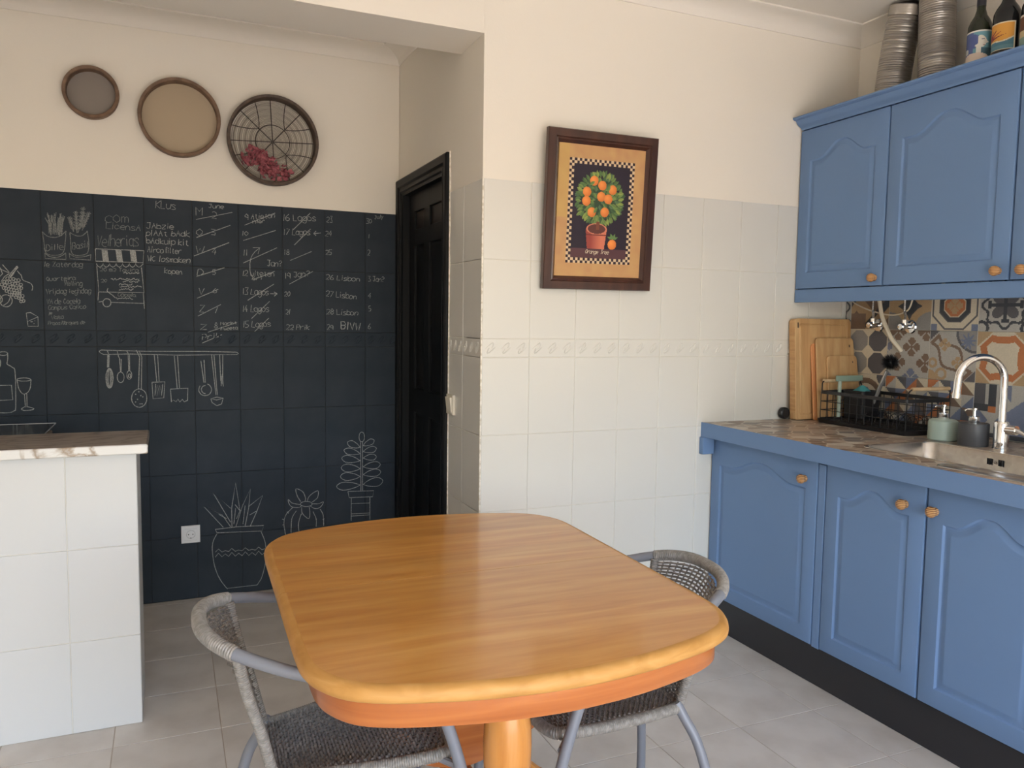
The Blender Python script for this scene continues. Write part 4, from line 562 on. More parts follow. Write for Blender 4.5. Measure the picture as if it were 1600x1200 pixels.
def P_ring():
    def ins(u, v, k): return (np.minimum.reduce([R_(u, v, .5+a*1.05, .5+b*1.05) for a, b in ((1, 0), (-1, 0), (0, 1), (0, -1))]) > k)
    return paint(N_, 'cream', (lambda u, v: ins(u, v, .64) & (D1(u, v) < .66), 'orange'), (lambda u, v: ins(u, v, .77) & (D1(u, v) < .52), 'cream'), (lambda u, v: D1(u, v) > .70, 'tan'))
def P_tri(s=0):
    def f(u, v, k):
        i, j = np.floor(u*4).astype(int), np.floor(v*4).astype(int); x, y = u*4-i, v*4-j; q = (i*7+j*5+s*3) % 6
        a = np.where(((i+j) % 2 == 0), x+y > 1, x > y); return np.where(a, q, (q+2) % 6) == k
    return paint(N_, 'lgrey', *[((lambda u, v, k=k: f(u, v, k)), c) for k, c in enumerate(('cream', 'blue', 'brown', 'lgrey', 'slate', 'orange'))])
def P_arrow(s=0): return paint(N_, 'lgrey', (lambda u, v: (u < .22) & (v > .55), 'slate'), (lambda u, v: (np.abs(v-.32)*1.25 < u-.42) & (u < .98), 'blue'), (lambda u, v: (D1(u, v, .02, .32) < .27) & (u < .3), 'blue'), (lambda u, v: (u > .28) & (u < .44) & (v > .58), 'dark'), (lambda u, v: (u < .28) & (np.abs(v-.55) < .07), 'dark'), (lambda u, v: (np.abs(u-.36) < .08) & (np.abs(v-.53) < .06), 'orange'), (lambda u, v: (u > .5) & (u < .72) & (v > .55) & (u-.5 > .9-v), 'blue'), (lambda u, v: (v < .09), 'dark'), (lambda u, v: (np.abs(u-.62) < .09) & (v < .12), 'orange'))
def P_circ(): return paint(N_, 'cream', (lambda u, v: np.abs(R_(u, v)-.36) < .06, 'brown'), (lambda u, v: np.minimum.reduce([R_(u, v, a, b) for a in (0, 1) for b in (0, 1)]) < .24, 'slate'), (lambda u, v: cross(u, v, .5, .5, .22), 'blue'))
def grid_mesh(name, img, fn, m, back=None):
    """grid of faces coloured by img; fn(u,v)->xyz"""
    nu, nv = img.shape[:2]; mb = MB()
    vv = [fn(i/nu, j/nv) for i in range(nu+1) for j in range(nv+1)]
    ff = [(i*(nv+1)+j, (i+1)*(nv+1)+j, (i+1)*(nv+1)+j+1, i*(nv+1)+j+1) for i in range(nu) for j in range(nv)]
    mb.add(vv, ff, 0); ng = len(ff)
    if back: back(mb)
    return mb, img.reshape(-1, 3), ng
def paint_mesh(o, cols, ng, base=(.6, .57, .5)):
    me = o.data; ca = me.color_attributes.new('print', 'FLOAT_COLOR', 'CORNER')
    nl = len(me.loops); arr = np.ones((nl, 4), np.float32); arr[:, :3] = base
    tot = np.zeros(len(me.polygons), np.int32); me.polygons.foreach_get('loop_total', tot)
    arr[:ng*4, :3] = np.repeat(cols, 4, axis=0)
    ca.data.foreach_set('color', arr.ravel())
BX = 1.832
def btile(img, y1, y0, z0, z1, shade):
    # u runs towards the viewer's right (decreasing y), v upwards
    e = .0011
    def fn(u, v): return (BX, y1-e-(y1-y0-2*e)*u, z0+e+(z1-z0-2*e)*v)
    def back(mb):
        a, b, c, d = y1-e, y0+e, z0+e, z1-e; x2 = BX+.008; q = .0012
        r1 = [(BX, a, c), (BX, b, c), (BX, b, d), (BX, a, d)]
        r2 = [(BX+.0006, a+q*.5, c-q*.5), (BX+.0006, b-q*.5, c-q*.5), (BX+.0006, b-q*.5, d+q*.5), (BX+.0006, a+q*.5, d+q*.5)]
        r3 = [(x2, y, z) for _, y, z in r2]; mb.loops([r1, r2, r3])
    mb, cols, ng = grid_mesh('tile', img*shade, fn, PRINT, back)
    o = obj('tile', mb, PRINT, wall_right, origin=(BX, (y0+y1)/2, (z0+z1)/2), fix=False); paint_mesh(o, cols, ng); return o
ZB = [.916, 1.1240, 1.3260, 1.530]
RWS = [[P_circ, P_tri, lambda: P_tri(2), P_arrow, P_arrow, lambda: P_tri(1), P_circ], [P_hex, P_cross, P_curve, P_ring, P_cross, P_hex, P_star], [P_diag, P_star, P_oct, P_flower, P_diag, P_star, P_oct]]
for r in range(3):
    for k in range(7):
        y1 = -.0355-.2115*k; img = RWS[r][k]()
        nzz = np.random.RandomState(r*9+k).rand(*img.shape[:2], 1)*.10+.95
        btile(img*nzz, y1, y1-.2115, ZB[r], ZB[r+1], 1.0)
    img = RWS[r][3]()[-10:]
    btile(img, -.0035, -.0355, ZB[r], ZB[r+1], 1.0)

# ------------------------------------------------------------------ base cabinets
def arch_outline(w, h, rise, n=40, y0=0):
    """closed outline (a across 0..w, b up 0..h): flat shoulders, ogee rise in the middle of the top"""
    pts = []
    for i in range(9): pts.append((w*i/8, 0))
    for i in range(1, 9): pts.append((w, (h-rise)*i/8))
    for i in range(1, n):
        t = 1-i/n; s = min(t, 1-t)
        k = 0 if s < .13 else min(1, (s-.13)/.34)
        if s < .13: continue
        pts.append((w*t, h-rise+rise*(k*k*(3-2*k))))
    for i in range(8): pts.append((0, (h-rise)*(1-i/8)))
    return pts
def offs(pts, d):
    n = len(pts); o_ = []
    for i in range(n):
        a, b, c = pts[i-1], pts[i], pts[(i+1) % n]
        t1 = Vector((b[0]-a[0], b[1]-a[1])).normalized(); t2 = Vector((c[0]-b[0], c[1]-b[1])).normalized()
        n1 = Vector((-t1.y, t1.x)); n2 = Vector((-t2.y, t2.x)); nn = (n1+n2)
        nn = nn.normalized() if nn.length > 1e-6 else n1
        k = d/max(.5, nn.dot(n1)); o_.append((b[0]+nn.x*k, b[1]+nn.y*k))
    return o_
def door_mb(ya, yb, z0, z1, xf, t=.018, marg=(.058, .062, .058), rise=.05):
    """raised-panel door, front at x=xf facing -x; a axis runs from ya (left in view, larger y) to yb"""
    w, h = ya-yb, z1-z0; ml, mb_, mt = marg
    pan = [(ml+p[0], mb_+p[1]) for p in arch_outline(w-2*ml, h-mb_-mt, rise)]
    cx, cz = w/2, h/2; outer = []
    def rect(p, e):
        dx, dz = p[0]-cx, p[1]-cz; k = min((w/2-e)/abs(dx) if abs(dx) > 1e-9 else 1e9, (h/2-e)/abs(dz) if abs(dz) > 1e-9 else 1e9); return (cx+dx*k, cz+dz*k)
    def R3(ps, d): return [(xf+d, ya-p[0], z0+p[1]) for p in ps]
    # snap the ray hits nearest to corners onto the corners
    def ring(e, d):
        ps = [rect(p, e) for p in pan]
        for q in ((e, e), (w-e, e), (w-e, h-e), (e, h-e)):
            i = min(range(len(ps)), key=lambda i: (ps[i][0]-q[0])**2+(ps[i][1]-q[1])**2); ps[i] = q
        return R3(ps, d)
    rings = [ring(0, t), ring(0, .004), ring(.0015, .001), ring(.004, 0), R3(offs(pan, -.0015), 0), R3(pan, .0012), R3(offs(pan, .004), .0062), R3(offs(pan, .008), .0068), R3(offs(pan, .012), .0062), R3(offs(pan, .025), .0016), R3(offs(pan, .0275), .001), R3(offs(pan, .031), .001)]
    return MB().loops(rings, close_first=True)
def knob(par, x, y, z):
    mb = MB().lathe([(0, 0), (.006, -.0005), (.0085, -.004), (.0085, -.007), (.012, -.010), (.0165, -.016), (.018, -.022), (.0155, -.029), (.009, -.034), (0, -.0355)], (0, 0, 0), 'x', 18)
    mb.lathe([(.012, 0), (.0135, -.003), (.011, -.0075), (.008, -.009)], (0, 0, 0), 'x', 18)
    mb.v = [(p[0]+x, p[1]+y, p[2]+z) for p in mb.v]
    return obj('knob', mb, KNOB, par, origin=(x, y, z))
XD, XB = 1.085, 1.108
def base_cab(lbl, ya, yb, ky, post=False):
    t = thing('base_cabinet', lbl, 'cabinet', (1.45, (ya+yb)/2, .146), 'blue base cabinets under the worktop')
    c = MB().box((XB, yb+.001, .146), (XR-.002, ya-.001, .150)).box((XB, ya-.016, .146), (XR-.02, ya-.001, .850)).box((XB, yb+.001, .146), (XR-.02, yb+.016, .850)).box((XR-.04, yb+.01, .146), (XR-.02, ya-.01, .850)).box((XB-.0015, yb+.001, .80), (XB+.016, ya-.001, .8505))
    obj('body', c, DARKGAP, t)
    d = obj('door', door_mb(ya-.003, yb+.003, .153, .842, XD), BLUE, t, origin=(XD, (ya+yb)/2, .153))
    knob(d, XD, ky, .770)
    return t
base_cab('blue base cabinet against the tiled wall, its knob at the upper right', -.004, -.625, -.562)
ft = tag(obj('filler_strip', MB().box((XD+.001, -.6605, .150), (XB+.012, -.6265, .836), .0015), BLUE), 'narrow blue upright strip between the two leftmost base cabinet doors', 'filler panel')
base_cab('blue base cabinet under the sink bowl, knob at the upper right of its door', -.662, -1.0765, -1.002)
base_cab('blue base cabinet at the right image edge, knob at the upper left of its door', -1.0785, -1.492, -1.111)
tag(obj('plinth', MB().box((1.105, -1.495, .0002), (1.122, -.002, .144), .001), BLACKK), 'black plinth board along the floor under the blue base cabinets', 'plinth')
# worktop with a sink cut-out
SX0, SX1, SY1, SY0 = 1.172, 1.510, -.735, -1.36
wt = thing('kitchen_worktop', 'worktop printed with brown and beige shards, painted blue front edge', 'worktop', (1.43, -.75, .85))
m = MB(); z0, z1 = .8530, .9135
m.box((1.0305, SY1, z0), (BX-.001, -.0015, z1)).box((1.0305, SY0, z0), (SX0, SY1, z1)).box((SX1, SY0, z0), (BX-.001, SY1, z1)).box((1.0305, -1.52, z0), (BX-.001, SY0, z1))
obj('top', m, SHARD, wt)
e = MB().box((1.0275, -1.52, .8522), (1.0303, -.0012, .9150)); obj('front_edge', e, BLUE, wt)['label'] = 'blue painted front edge'
obj('end_block', MB().box((1.020, -.030, .778), (1.079, -.0015, .8515), .002), BLUE, wt)['label'] = 'blue block under the left end'
# ------------------------------------------------------------------ wall cabinets
XU = 1.515
def wall_cab(lbl, ya, yb, ky):
    t = thing('wall_cabinet', lbl, 'cabinet', (1.68, (ya+yb)/2, 1.49), 'blue wall cabinets')
    c = MB().box((XU+.019, ya-.0165, 1.485), (XR-.002, ya-.001, 2.204)).box((XU+.019, yb+.001, 1.485), (XR-.002, yb+.0165, 2.204)).box((XU+.019, yb+.016, 1.485), (XR-.002, ya-.016, 1.500)).box((XU+.019, yb+.016, 2.189), (XR-.002, ya-.016, 2.204)).box((XR-.012, yb+.016, 1.5), (XR-.002, ya-.016, 2.19))
    obj('body', c, BLUE, t)
    d = obj('door', door_mb(ya-.0025, yb+.0025, 1.503, 2.199, XU, marg=(.060, .070, .075), rise=.062), BLUE, t, origin=(XU, (ya+yb)/2, 1.503))
    knob(d, XU, ky, 1.534); return t
wall_cab('blue wall cabinet beside the tiled wall, leftmost of the row', -.004, -.480, -.445)
wall_cab('wide blue wall cabinet in the middle of the row, wine bottles above it', -.482, -.998, -.962)
wall_cab('blue wall cabinet cut off by the right image edge', -1.000, -1.480, -1.052)
tag(obj('valance_board', MB().box((XU+.002, -1.48, 1.442), (XU+.018, -.003, 1.4995), .002), BLUE), 'blue board running under the wall cabinet doors', 'valance')
pr = [(XU+.020, 2.2045), (XU+.004, 2.2045), (XU+.002, 2.210), (XU-.002, 2.214), (XU-.012, 2.219), (XU-.022, 2.227), (XU-.029, 2.237), (XU-.033, 2.241), (XU-.044, 2.243), (XU-.050, 2.247), (XU-.050, 2.2535), (XU+.020, 2.2535)]
tag(obj('cabinet_cornice', MB().loops([[(x, -.003, z) for x, z in pr], [(x, -1.50, z) for x, z in pr]], close_first=True), BLUE), 'blue moulded cornice along the top of the wall cabinets', 'cornice')

# ------------------------------------------------------------------ sink, tap, soap dispensers
def rrect(x0, x1, y0, y1, r, z, n=7):
    o_ = []
    for cx, cy, a in ((x1-r, y1-r, 0), (x0+r, y1-r, 90), (x0+r, y0+r, 180), (x1-r, y0+r, 270)):
        for i in range(n+1):
            t = math.radians(a+90*i/n); o_.append((cx+r*math.cos(t), cy+r*math.sin(t), z))
    return o_
sk = thing('sink', 'stainless steel sink bowl set in the shard-print worktop', 'sink', (1.34, -1.05, .74))
f0 = .9138
rim = [rrect(SX0-.010, SX1+.010, SY0-.010, SY1+.010, .052, f0), rrect(SX0-.009, SX1+.009, SY0-.009, SY1+.009, .051, f0+.0016), rrect(SX0+.001, SX1-.001, SY0+.001, SY1-.001, .045, f0+.0018), rrect(SX0+.005, SX1-.005, SY0+.005, SY1-.005, .043, f0-.004), rrect(SX0+.010, SX1-.010, SY0+.010, SY1-.010, .042, .80), rrect(SX0+.020, SX1-.020, SY0+.020, SY1-.020, .04, .772), rrect(SX0+.045, SX1-.045, SY0+.045, SY1-.045, .03, .764)]
obj('bowl', MB().loops(rim), STEEL, sk, angle=50)
obj('drainer', MB().loops([rrect(1.072, 1.1605, -1.52, -1.095, .038, f0), rrect(1.074, 1.1585, -1.518, -1.097, .036, f0+.0025), rrect(1.084, 1.150, -1.508, -1.107, .028, f0+.0025), rrect(1.090, 1.145, -1.502, -1.113, .024, f0-.0002+.001)]), STEEL, sk, angle=60)
for dy in (-.028, -.018, .012, .022): obj('overflow_slot', MB().box((SX1-.0125, -1.000+dy-.0022, .872), (SX1-.0085, -1.000+dy+.0022, .893)), BLK, sk)
obj('overflow_screw', MB().lathe([(0, -.002), (.0055, -.0015), (.006, .003)], (SX1-.010, -1.0025, .882), 'x', 12), CHROME, sk)
FX_, FY_ = 1.598, -.951
tp = thing('kitchen_tap', 'chrome gooseneck tap rising behind the sink bowl', 'tap', (FX_, FY_, .9138))
obj('base', MB().lathe([(.027, .9138), (.027, .918), (.0245, .920), (.0245, 1.005), (.022, 1.012), (.0135, 1.014)], (FX_, FY_, 0), 'z', 24), CHROME, tp)
sd = Vector((-.158, .058, 0)); A_ = Vector((FX_, FY_, 0)); pts = [A_+Vector((0, 0, 1.008)), A_+Vector((0, 0, 1.10))]
for i in range(1, 19):
    a = math.pi*i/18; pts.append(A_+sd*(.5-.5*math.cos(a))+Vector((0, 0, 1.155+.083*math.sin(a))))
pts.append(A_+sd*1.02+Vector((0, 0, 1.108)))
obj('spout', MB().tube(pts, .0128, n=16), CHROME, tp)
obj('nozzle', MB().tube([A_+sd*1.0175+Vector((0, 0, 1.112)), A_+sd*1.021+Vector((0, 0, 1.094))], .0142, n=16), CHROME, tp)
obj('lever', MB().tube([A_+Vector((0, -.014, .985)), A_+Vector((0, -.055, .987))], .0165, n=16).tube([A_+Vector((0, -.045, .988)), A_+Vector((-.012, -.075, .986)), A_+Vector((-.03, -.125, .972))], [.010, .008, .0055], n=10), CHROME, tp)
def dispenser(lbl, x, y, r, h, m, rough):
    t = thing('soap_dispenser', lbl, 'dispenser', (x, y, .9138), 'soap dispensers behind the sink'); z = .914
    obj('body', MB().lathe([(0, z), (r*.94, z), (r, z+.004), (r, z+h*.80), (r*.96, z+h*.91), (r*.80, z+h*.98), (r*.45, z+h), (.015, z+h+.002)] if rough else [(0, z), (r*.97, z), (r, z+.003), (r, z+h*.96), (r*.97, z+h), (.015, z+h+.001)], (x, y, 0), 'z', 32), m, t)
    obj('collar', MB().lathe([(.0175, z+h), (.0185, z+h+.003), (.0185, z+h+.022), (.016, z+h+.024), (.006, z+h+.025)], (x, y, 0), 'z', 20), CHROME, t)
    obj('pump', MB().tube([(x, y, z+h+.024), (x, y, z+h+.047)], .0048, n=10).lathe([(.0, z+h+.055), (.009, z+h+.053), (.0095, z+h+.047), (.0048, z+h+.045)], (x, y, 0), 'z', 14).tube([(x, y, z+h+.050), (x-.030, y+.010, z+h+.049), (x-.036, y+.012, z+h+.045)], [.0048, .004, .0036], n=8), CHROME, t)
dispenser('pale green ceramic soap dispenser behind the sink', 1.607, -.716, .052, .080, GREENL, True)
dispenser('dark grey soap dispenser standing beside the tap', 1.590, -.853, .050, .082, GREYC, False)

# ------------------------------------------------------------------ chopping boards, rack and its things
def slab(w, h, t, taper=0, r=.018):
    """board in local coords: bottom centre at origin, face towards -y"""
    o_ = []
    for cx, cz, a, rr_ in ((w/2-r-taper, h-r, 0, r), (-w/2+r+taper, h-r, 90, r), (-w/2+.006, .006, 180, .006), (w/2-.006, .006, 270, .006)):
        for i in range(7):
            q = math.radians(a+15*i); o_.append((cx+rr_*math.cos(q), cz+rr_*math.sin(q)))
    return o_
def board(nm, lbl, w, h, t, x, y, lean, roll, m, taper=0, groove=False, hole=None, edge=None):
    M = Matrix.Translation((x, y, .9145)) @ Matrix.Rotation(-lean, 4, 'X') @ Matrix.Rotation(-roll, 4, 'Y')
    o_ = slab(w, h, t, taper); R3 = lambda ps, d: [(p[0], d, p[1]) for p in ps]; e = .002
    mb = MB(); rings = [R3(offs(o_, e), 0), R3(o_, -e), R3(o_, -t+e), R3(offs(o_, e), -t)]
    ins = lambda i_: [(p[0], p[1]+i_) for p in slab(w-2*i_, h-2*i_, t, 0, .012)]
    if groove: rings += [R3(ins(.022), -t), R3(ins(.0245), -t+.003), R3(ins(.0275), -t+.003), R3(ins(.030), -t)]
    mb.loops(rings, close_first=True).xf(M)
    tt = thing(nm, lbl, 'chopping board', (x, y, .9145), 'wooden chopping boards leaning in the corner'); obj('board', mb, m, tt)
    if hole:
        hm = MB().box((hole[0]-hole[2], -t-.0006, hole[1]-hole[3]), (hole[0]+hole[2], -t+.001, hole[1]+hole[3])).xf(M); obj('hole_mark', hm, DWIRE, tt)
    if edge:
        em = MB().box((-w/2-.0008, -t+.002, .03), (-w/2+.004, -.002, h-.04)).xf(M); obj('end_grain', em, edge, tt)
    return tt
board('chopping_board', 'large thick bamboo chopping board with a juice groove, rearmost against the white tiles', .335, .455, .038, 1.655, -.038, .070, .0, BAMBOO, groove=True, hole=(-.15, .425, .003, .012), edge=BAMBOOE)
board('plastic_chopping_board', 'thin copper orange board, only its left edge seen between two bamboo boards', .235, .345, .007, 1.690, -.090, .110, .0, ORANGE)
board('chopping_board', 'medium bamboo chopping board with a small dark hole, in the middle of the lean', .245, .372, .010, 1.7035, -.106, .125, .0, BAMBOO, taper=.010, hole=(.085, .335, .003, .006))
board('chopping_board', 'smallest bamboo chopping board, foremost behind the dish rack', .196, .292, .009, 1.730, -.122, .138, .0, BAMBOO, taper=.008, hole=(.062, .262, .002, .004))
g = MB(); g.lathe([(.0, -.014), (.020, -.014), (.026, -.009), (.027, 0), (.026, .009), (.020, .014), (0, .014)], (1.470, -.018, .9425), 'y', 20)
t = tag(obj('timer', g, BLK), 'small black round gadget peeking out behind the large board', 'gadget')
# dish rack
RX0, RX1, RY0, RY1, RZ0, RZ1 = 1.556, 1.800, -.592, -.150, .925, 1.048
dr = thing('dish_rack', 'black wire dish rack with wooden handles and drip tray on the worktop', 'dish rack', (1.68, -.37, .9138))
obj('drip_tray', MB().loops([rrect(RX0-.012, RX1+.012, RY0-.012, RY1+.006, .02, .9140), rrect(RX0-.018, RX1+.016, RY0-.018, RY1+.010, .024, .926), rrect(RX0-.020, RX1+.017, RY0-.020, RY1+.011, .025, .932), rrect(RX0-.015, RX1+.013, RY0-.015, RY1+.007, .021, .932), rrect(RX0-.010, RX1+.010, RY0-.010, RY1+.004, .02, .921)], close_first=True), BLK, dr)
fr = MB()
fr.loops([[(x, y, z) for (x, y, z) in rrect(RX0-.004, RX1+.004, RY0-.004, RY1+.004, .012, RZ1-.007, 3)], rrect(RX0-.004, RX1+.004, RY0-.004, RY1+.004, .012, RZ1+.007, 3), rrect(RX0+.004, RX1-.004, RY0+.004, RY1-.004, .008, RZ1+.007, 3), rrect(RX0+.004, RX1-.004, RY0+.004, RY1-.004, .008, RZ1-.007, 3), rrect(RX0-.004, RX1+.004, RY0-.004, RY1+.004, .012, RZ1-.007, 3)], close_last=False)
obj('top_rim', fr, BLK, dr)
wr = MB()
for z in (.934, .970, 1.008):
    wr.tube([(RX0, RY0, z), (RX1, RY0, z), (RX1, RY1, z), (RX0, RY1, z)], .0018, n=5, closed=True)
for i in range(12):
    y = RY0+(RY1-RY0)*i/11
    for x in (RX0, RX1): wr.tube([(x, y, .932), (x, y, RZ1)], .0017, n=5)
for i in range(1, 7):
    x = RX0+(RX1-RX0)*i/7
    for y in (RY0, RY1): wr.tube([(x, y, .932), (x, y, RZ1)], .0017, n=5)
    wr.tube([(x, RY0, .934), (x, RY1, .934)], .0017, n=5)
obj('wire_basket', wr, BLK, dr)
ph = MB()
for i in range(9):
    y = -.545+i*.030
    ph.tube([(1.70+.055*math.cos(a), y, .936+.042*math.sin(a)) for a in [math.pi*q/8 for q in range(9)]], .0017, n=5)
obj('plate_holder', ph, BLK, dr)
for y in (RY0, RY1):
    s_ = -1 if y == RY0 else 1
    h = obj('handle', MB().tube([(RX0+.018, y+s_*.006, 1.096), (RX1-.018, y+s_*.006, 1.096)], .0075, n=12), LWOOD, dr)
    for x, xx in ((RX0+.004, RX0+.022), (RX1-.004, RX1-.022)):
        hb = MB().tube(spline([(x, y, RZ1), (x, y, 1.072), (x+(xx-x)*.3, y+s_*.004, 1.088), (xx, y+s_*.006, 1.096)], 4), .0028, n=6); obj('bracket', hb, BLK, h)
cd = thing('cutlery_caddy', 'black plastic cutlery caddy hanging inside the dish rack', 'caddy', (1.72, -.225, .936))
obj('cup', MB().loops([rrect(1.672, 1.772, -.272, -.168, .012, .938), rrect(1.664, 1.780, -.280, -.160, .014, 1.058), rrect(1.668, 1.776, -.276, -.164, .012, 1.058), rrect(1.675, 1.769, -.269, -.171, .01, .942)], close_first=True), BLK, cd)
br = thing('dish_brush', 'dish brush standing bristles up in the caddy, black bristles and silver handle', 'brush', (1.74, -.255, .945))
b0, b1 = Vector((1.735, -.245, .946)), Vector((1.742, -.330, 1.150))
obj('shaft', MB().tube([b0, b0.lerp(b1, .5), b1], [.0075, .0085, .0075], n=12), mat('silver_handle', (.5, .5, .5, 1), .25, metal=.7), br)
bc = Vector((1.742, -.345, 1.188)); bm_ = MB()
bm_.lathe([(0, -.02), (.012, -.016), (.016, 0), (.012, .016), (0, .02)], tuple(bc), 'z', 12)
rs = random.Random(4)
for i in range(800):
    d = Vector((rs.gauss(0, 1), rs.gauss(0, 1), rs.gauss(0, 1))).normalized(); l = rs.uniform(.034, .042)
    a_ = d.orthogonal().normalized()*.0015; b_ = d.cross(a_)
    bm_.add([bc+d*.012+a_, bc+d*.012-a_*.5+b_*.8, bc+d*.012-a_*.5-b_*.8, bc+d*l], [(0, 1, 3), (1, 2, 3), (2, 0, 3)])
bo = obj('bristles', bm_, BLK, br); bo['kind'] = 'stuff'
cl = MB(); rs = random.Random(8); n = 8
vv = []
for i in range(n+1):
    for j in range(n+1):
        u, v = i/n, j/n; vv.append((1.690+.070*u, -.176-.075*v, 1.050+.030*math.exp(-((u-.45)**2+(v-.6)**2)*5)+rs.uniform(-.0015, .0015)-.014*abs(u-.5)))
lo_ = [(p[0], p[1], p[2]-.012) for p in vv]
ff = [(i*(n+1)+j, (i+1)*(n+1)+j, (i+1)*(n+1)+j+1, i*(n+1)+j+1) for i in range(n) for j in range(n)]
bd = [i*(n+1) for i in range(n+1)]+[n*(n+1)+j for j in range(1, n+1)]+[i*(n+1)+n for i in range(n-1, -1, -1)]+[j for j in range(n-1, 0, -1)]
q = len(vv); cl.add(vv+lo_, ff+[tuple(q+k for k in reversed(f)) for f in ff]+[(bd[i], bd[(i+1) % len(bd)], q+bd[(i+1) % len(bd)], q+bd[i]) for i in range(len(bd))])
tag(obj('dish_cloth', cl, TEAL), 'teal cloth peeking out of the black caddy', 'cloth')
sq_ = thing('squeegee', 'sage green squeegee standing blade up at the left end of the dish rack', 'squeegee', (1.70, -.157, .933))
obj('blade', MB().box((1.632, -.1610, 1.094), (1.790, -.1530, 1.119), .002), SAGE, sq_)
obj('shaft', MB().tube([(1.655, -.157, .9345), (1.655, -.157, 1.095)], .0085, n=10), mat('pale_green_handle', (.42, .50, .42, 1), .5), sq_)

# ------------------------------------------------------------------ water valves, drain pipe, cable
def valve(y, z, lbl):
    t = thing('water_valve', lbl, 'valve', (BX-.004, y, z), 'chrome valves under the wall cabinets'); x = BX-.0005
    obj('wall_plate', MB().lathe([(.030, 0), (.030, -.002), (.026, -.007), (.014, -.010)], (x, y, z), 'x', 24), CHROME, t)
    obj('body', MB().tube([(x-.006, y, z), (x-.046, y, z)], .0105, n=14).tube([(x-.036, y, z), (x-.036, y, z+.022)], .009, n=12).lathe([(0, z+.016), (.0125, z+.016), (.0125, z+.030), (0, z+.030)], (x-.036, y, 0), 'z', 6), CHROME, t)
    obj('valve_handle', MB().lathe([(.010, 0), (.015, -.004), (.0155, -.014), (.012, -.019), (0, -.020)], (x-.046, y, z), 'x', 12), CHROME, t)
    obj('hose', wrapped(MB(), spline([(x-.036, y, z+.030), (x-.036, y, z+.06), (x-.032, y+.008, 1.40), (x-.03, y+.010, 1.484)], 6), .0045, .004, .0008, 8), STEEL, t)
valve(-.196, 1.345, 'chrome water valve left of the cream drain pipe'); valve(-.362, 1.340, 'chrome water valve right of the cream drain pipe')
tag(obj('drain_pipe', MB().tube(spline([(1.800, -.212, 1.484), (1.800, -.222, 1.445), (1.800, -.238, 1.385), (1.803, -.262, 1.335), (1.808, -.288, 1.286), (1.824, -.312, 1.250), (1.8318, -.322, 1.232)], 6), .0088, n=12), CREAMP), 'cream plastic pipe curving down from the wall cabinets to the tiles', 'pipe')
tag(obj('cable', MB().tube(spline([(1.815, -.035, 1.482), (1.815, -.060, 1.450), (1.8, -.165, 1.413), (1.812, -.255, 1.392), (1.81, -.315, 1.393), (1.81, -.362, 1.412), (1.812, -.378, 1.45), (1.813, -.385, 1.484)], 6), .0032, n=8), CREAMP), 'thin cream cable drooping under the wall cabinets', 'cable')

# ------------------------------------------------------------------ on top of the wall cabinets
def duct(lbl, pts, r, rim):
    t = thing('duct_hose', lbl, 'duct', tuple(pts[0]), 'aluminium duct hoses on the wall cabinets')
    p = resample(spline(pts, 8), .0030); R = [r+(.0016 if i % 3 == 0 else (0 if i % 3 == 1 else -.0002))+random.uniform(-.00035, .00035) for i in range(len(p))]
    mb = MB().tube(p, R, n=28, caps=False); d = (p[-1]-p[-2]).normalized()
    pi_ = [p[-1]-d*.002*k for k in range(20)]; mb.tube([p[-1]]+pi_, [r-.001]*21, n=28, caps=True)
    o = obj('hose', mb, ALU, t)
    if rim: obj('end_band', wrapped(MB(), [p[-1]-d*.040, p[-1]-d*.001], r+.0016, .01, .0004, 28), mat('clear_tape', (.52, .48, .43, 1), .2, metal=.5), o)
duct('crinkled aluminium duct hose leaning right, left of the pair on the cabinet', [(1.72, -.292, 2.2055), (1.72, -.303, 2.35), (1.72, -.325, 2.50), (1.72, -.357, 2.652)], .066, True)
duct('upright aluminium duct hose between the leaning hose and the bottles', [(1.735, -.500, 2.2055), (1.735, -.497, 2.35), (1.735, -.490, 2.50), (1.735, -.486, 2.662)], .066, False)
def bottle(lbl, x, y, r, hs, m, pat, lz0, lz1, ang):
    t = thing('wine_bottle', lbl, 'bottle', (x, y, 2.205), 'wine bottles on the wall cabinet'); z = 2.2048
    obj('glass_body', MB().lathe([(0, z+.012), (r*.6, z+.004), (r*.93, z), (r, z+.006), (r, z+hs), (r*.97, z+hs+.018), (r*.80, z+hs+.036), (r*.52, z+hs+.055), (.0155, z+hs+.075), (.0148, z+hs+.085), (.0142, z+hs+.13), (.0155, z+hs+.132), (.0155, z+hs+.142), (.012, z+hs+.143)], (x, y, 0), 'z', 32), m, t)
    obj('neck_foil', MB().lathe([(.0156, z+hs+.088), (.0150, z+hs+.129), (.0163, z+hs+.131), (.0163, z+hs+.144), (0, z+hs+.145)], (x, y, 0), 'z', 24), FOIL, t)
    n = 48; u, v = np.meshgrid((np.arange(n)+.5)/n, (np.arange(n)+.5)/n, indexing='ij'); img = pat(u, v)
    def fn(a, b):
        th = ang[0]+(ang[1]-ang[0])*a; rr_ = r+.0006; return (x+rr_*math.cos(th), y+rr_*math.sin(th), z+lz0+(lz1-lz0)*b)
    mb, cols, ng = grid_mesh('label', img, fn, LABEL)
    o = obj('label', mb, LABEL, t, fix=False, angle=60); paint_mesh(o, cols, ng)
def cc(*c): return np.array(L(*c)[:3])
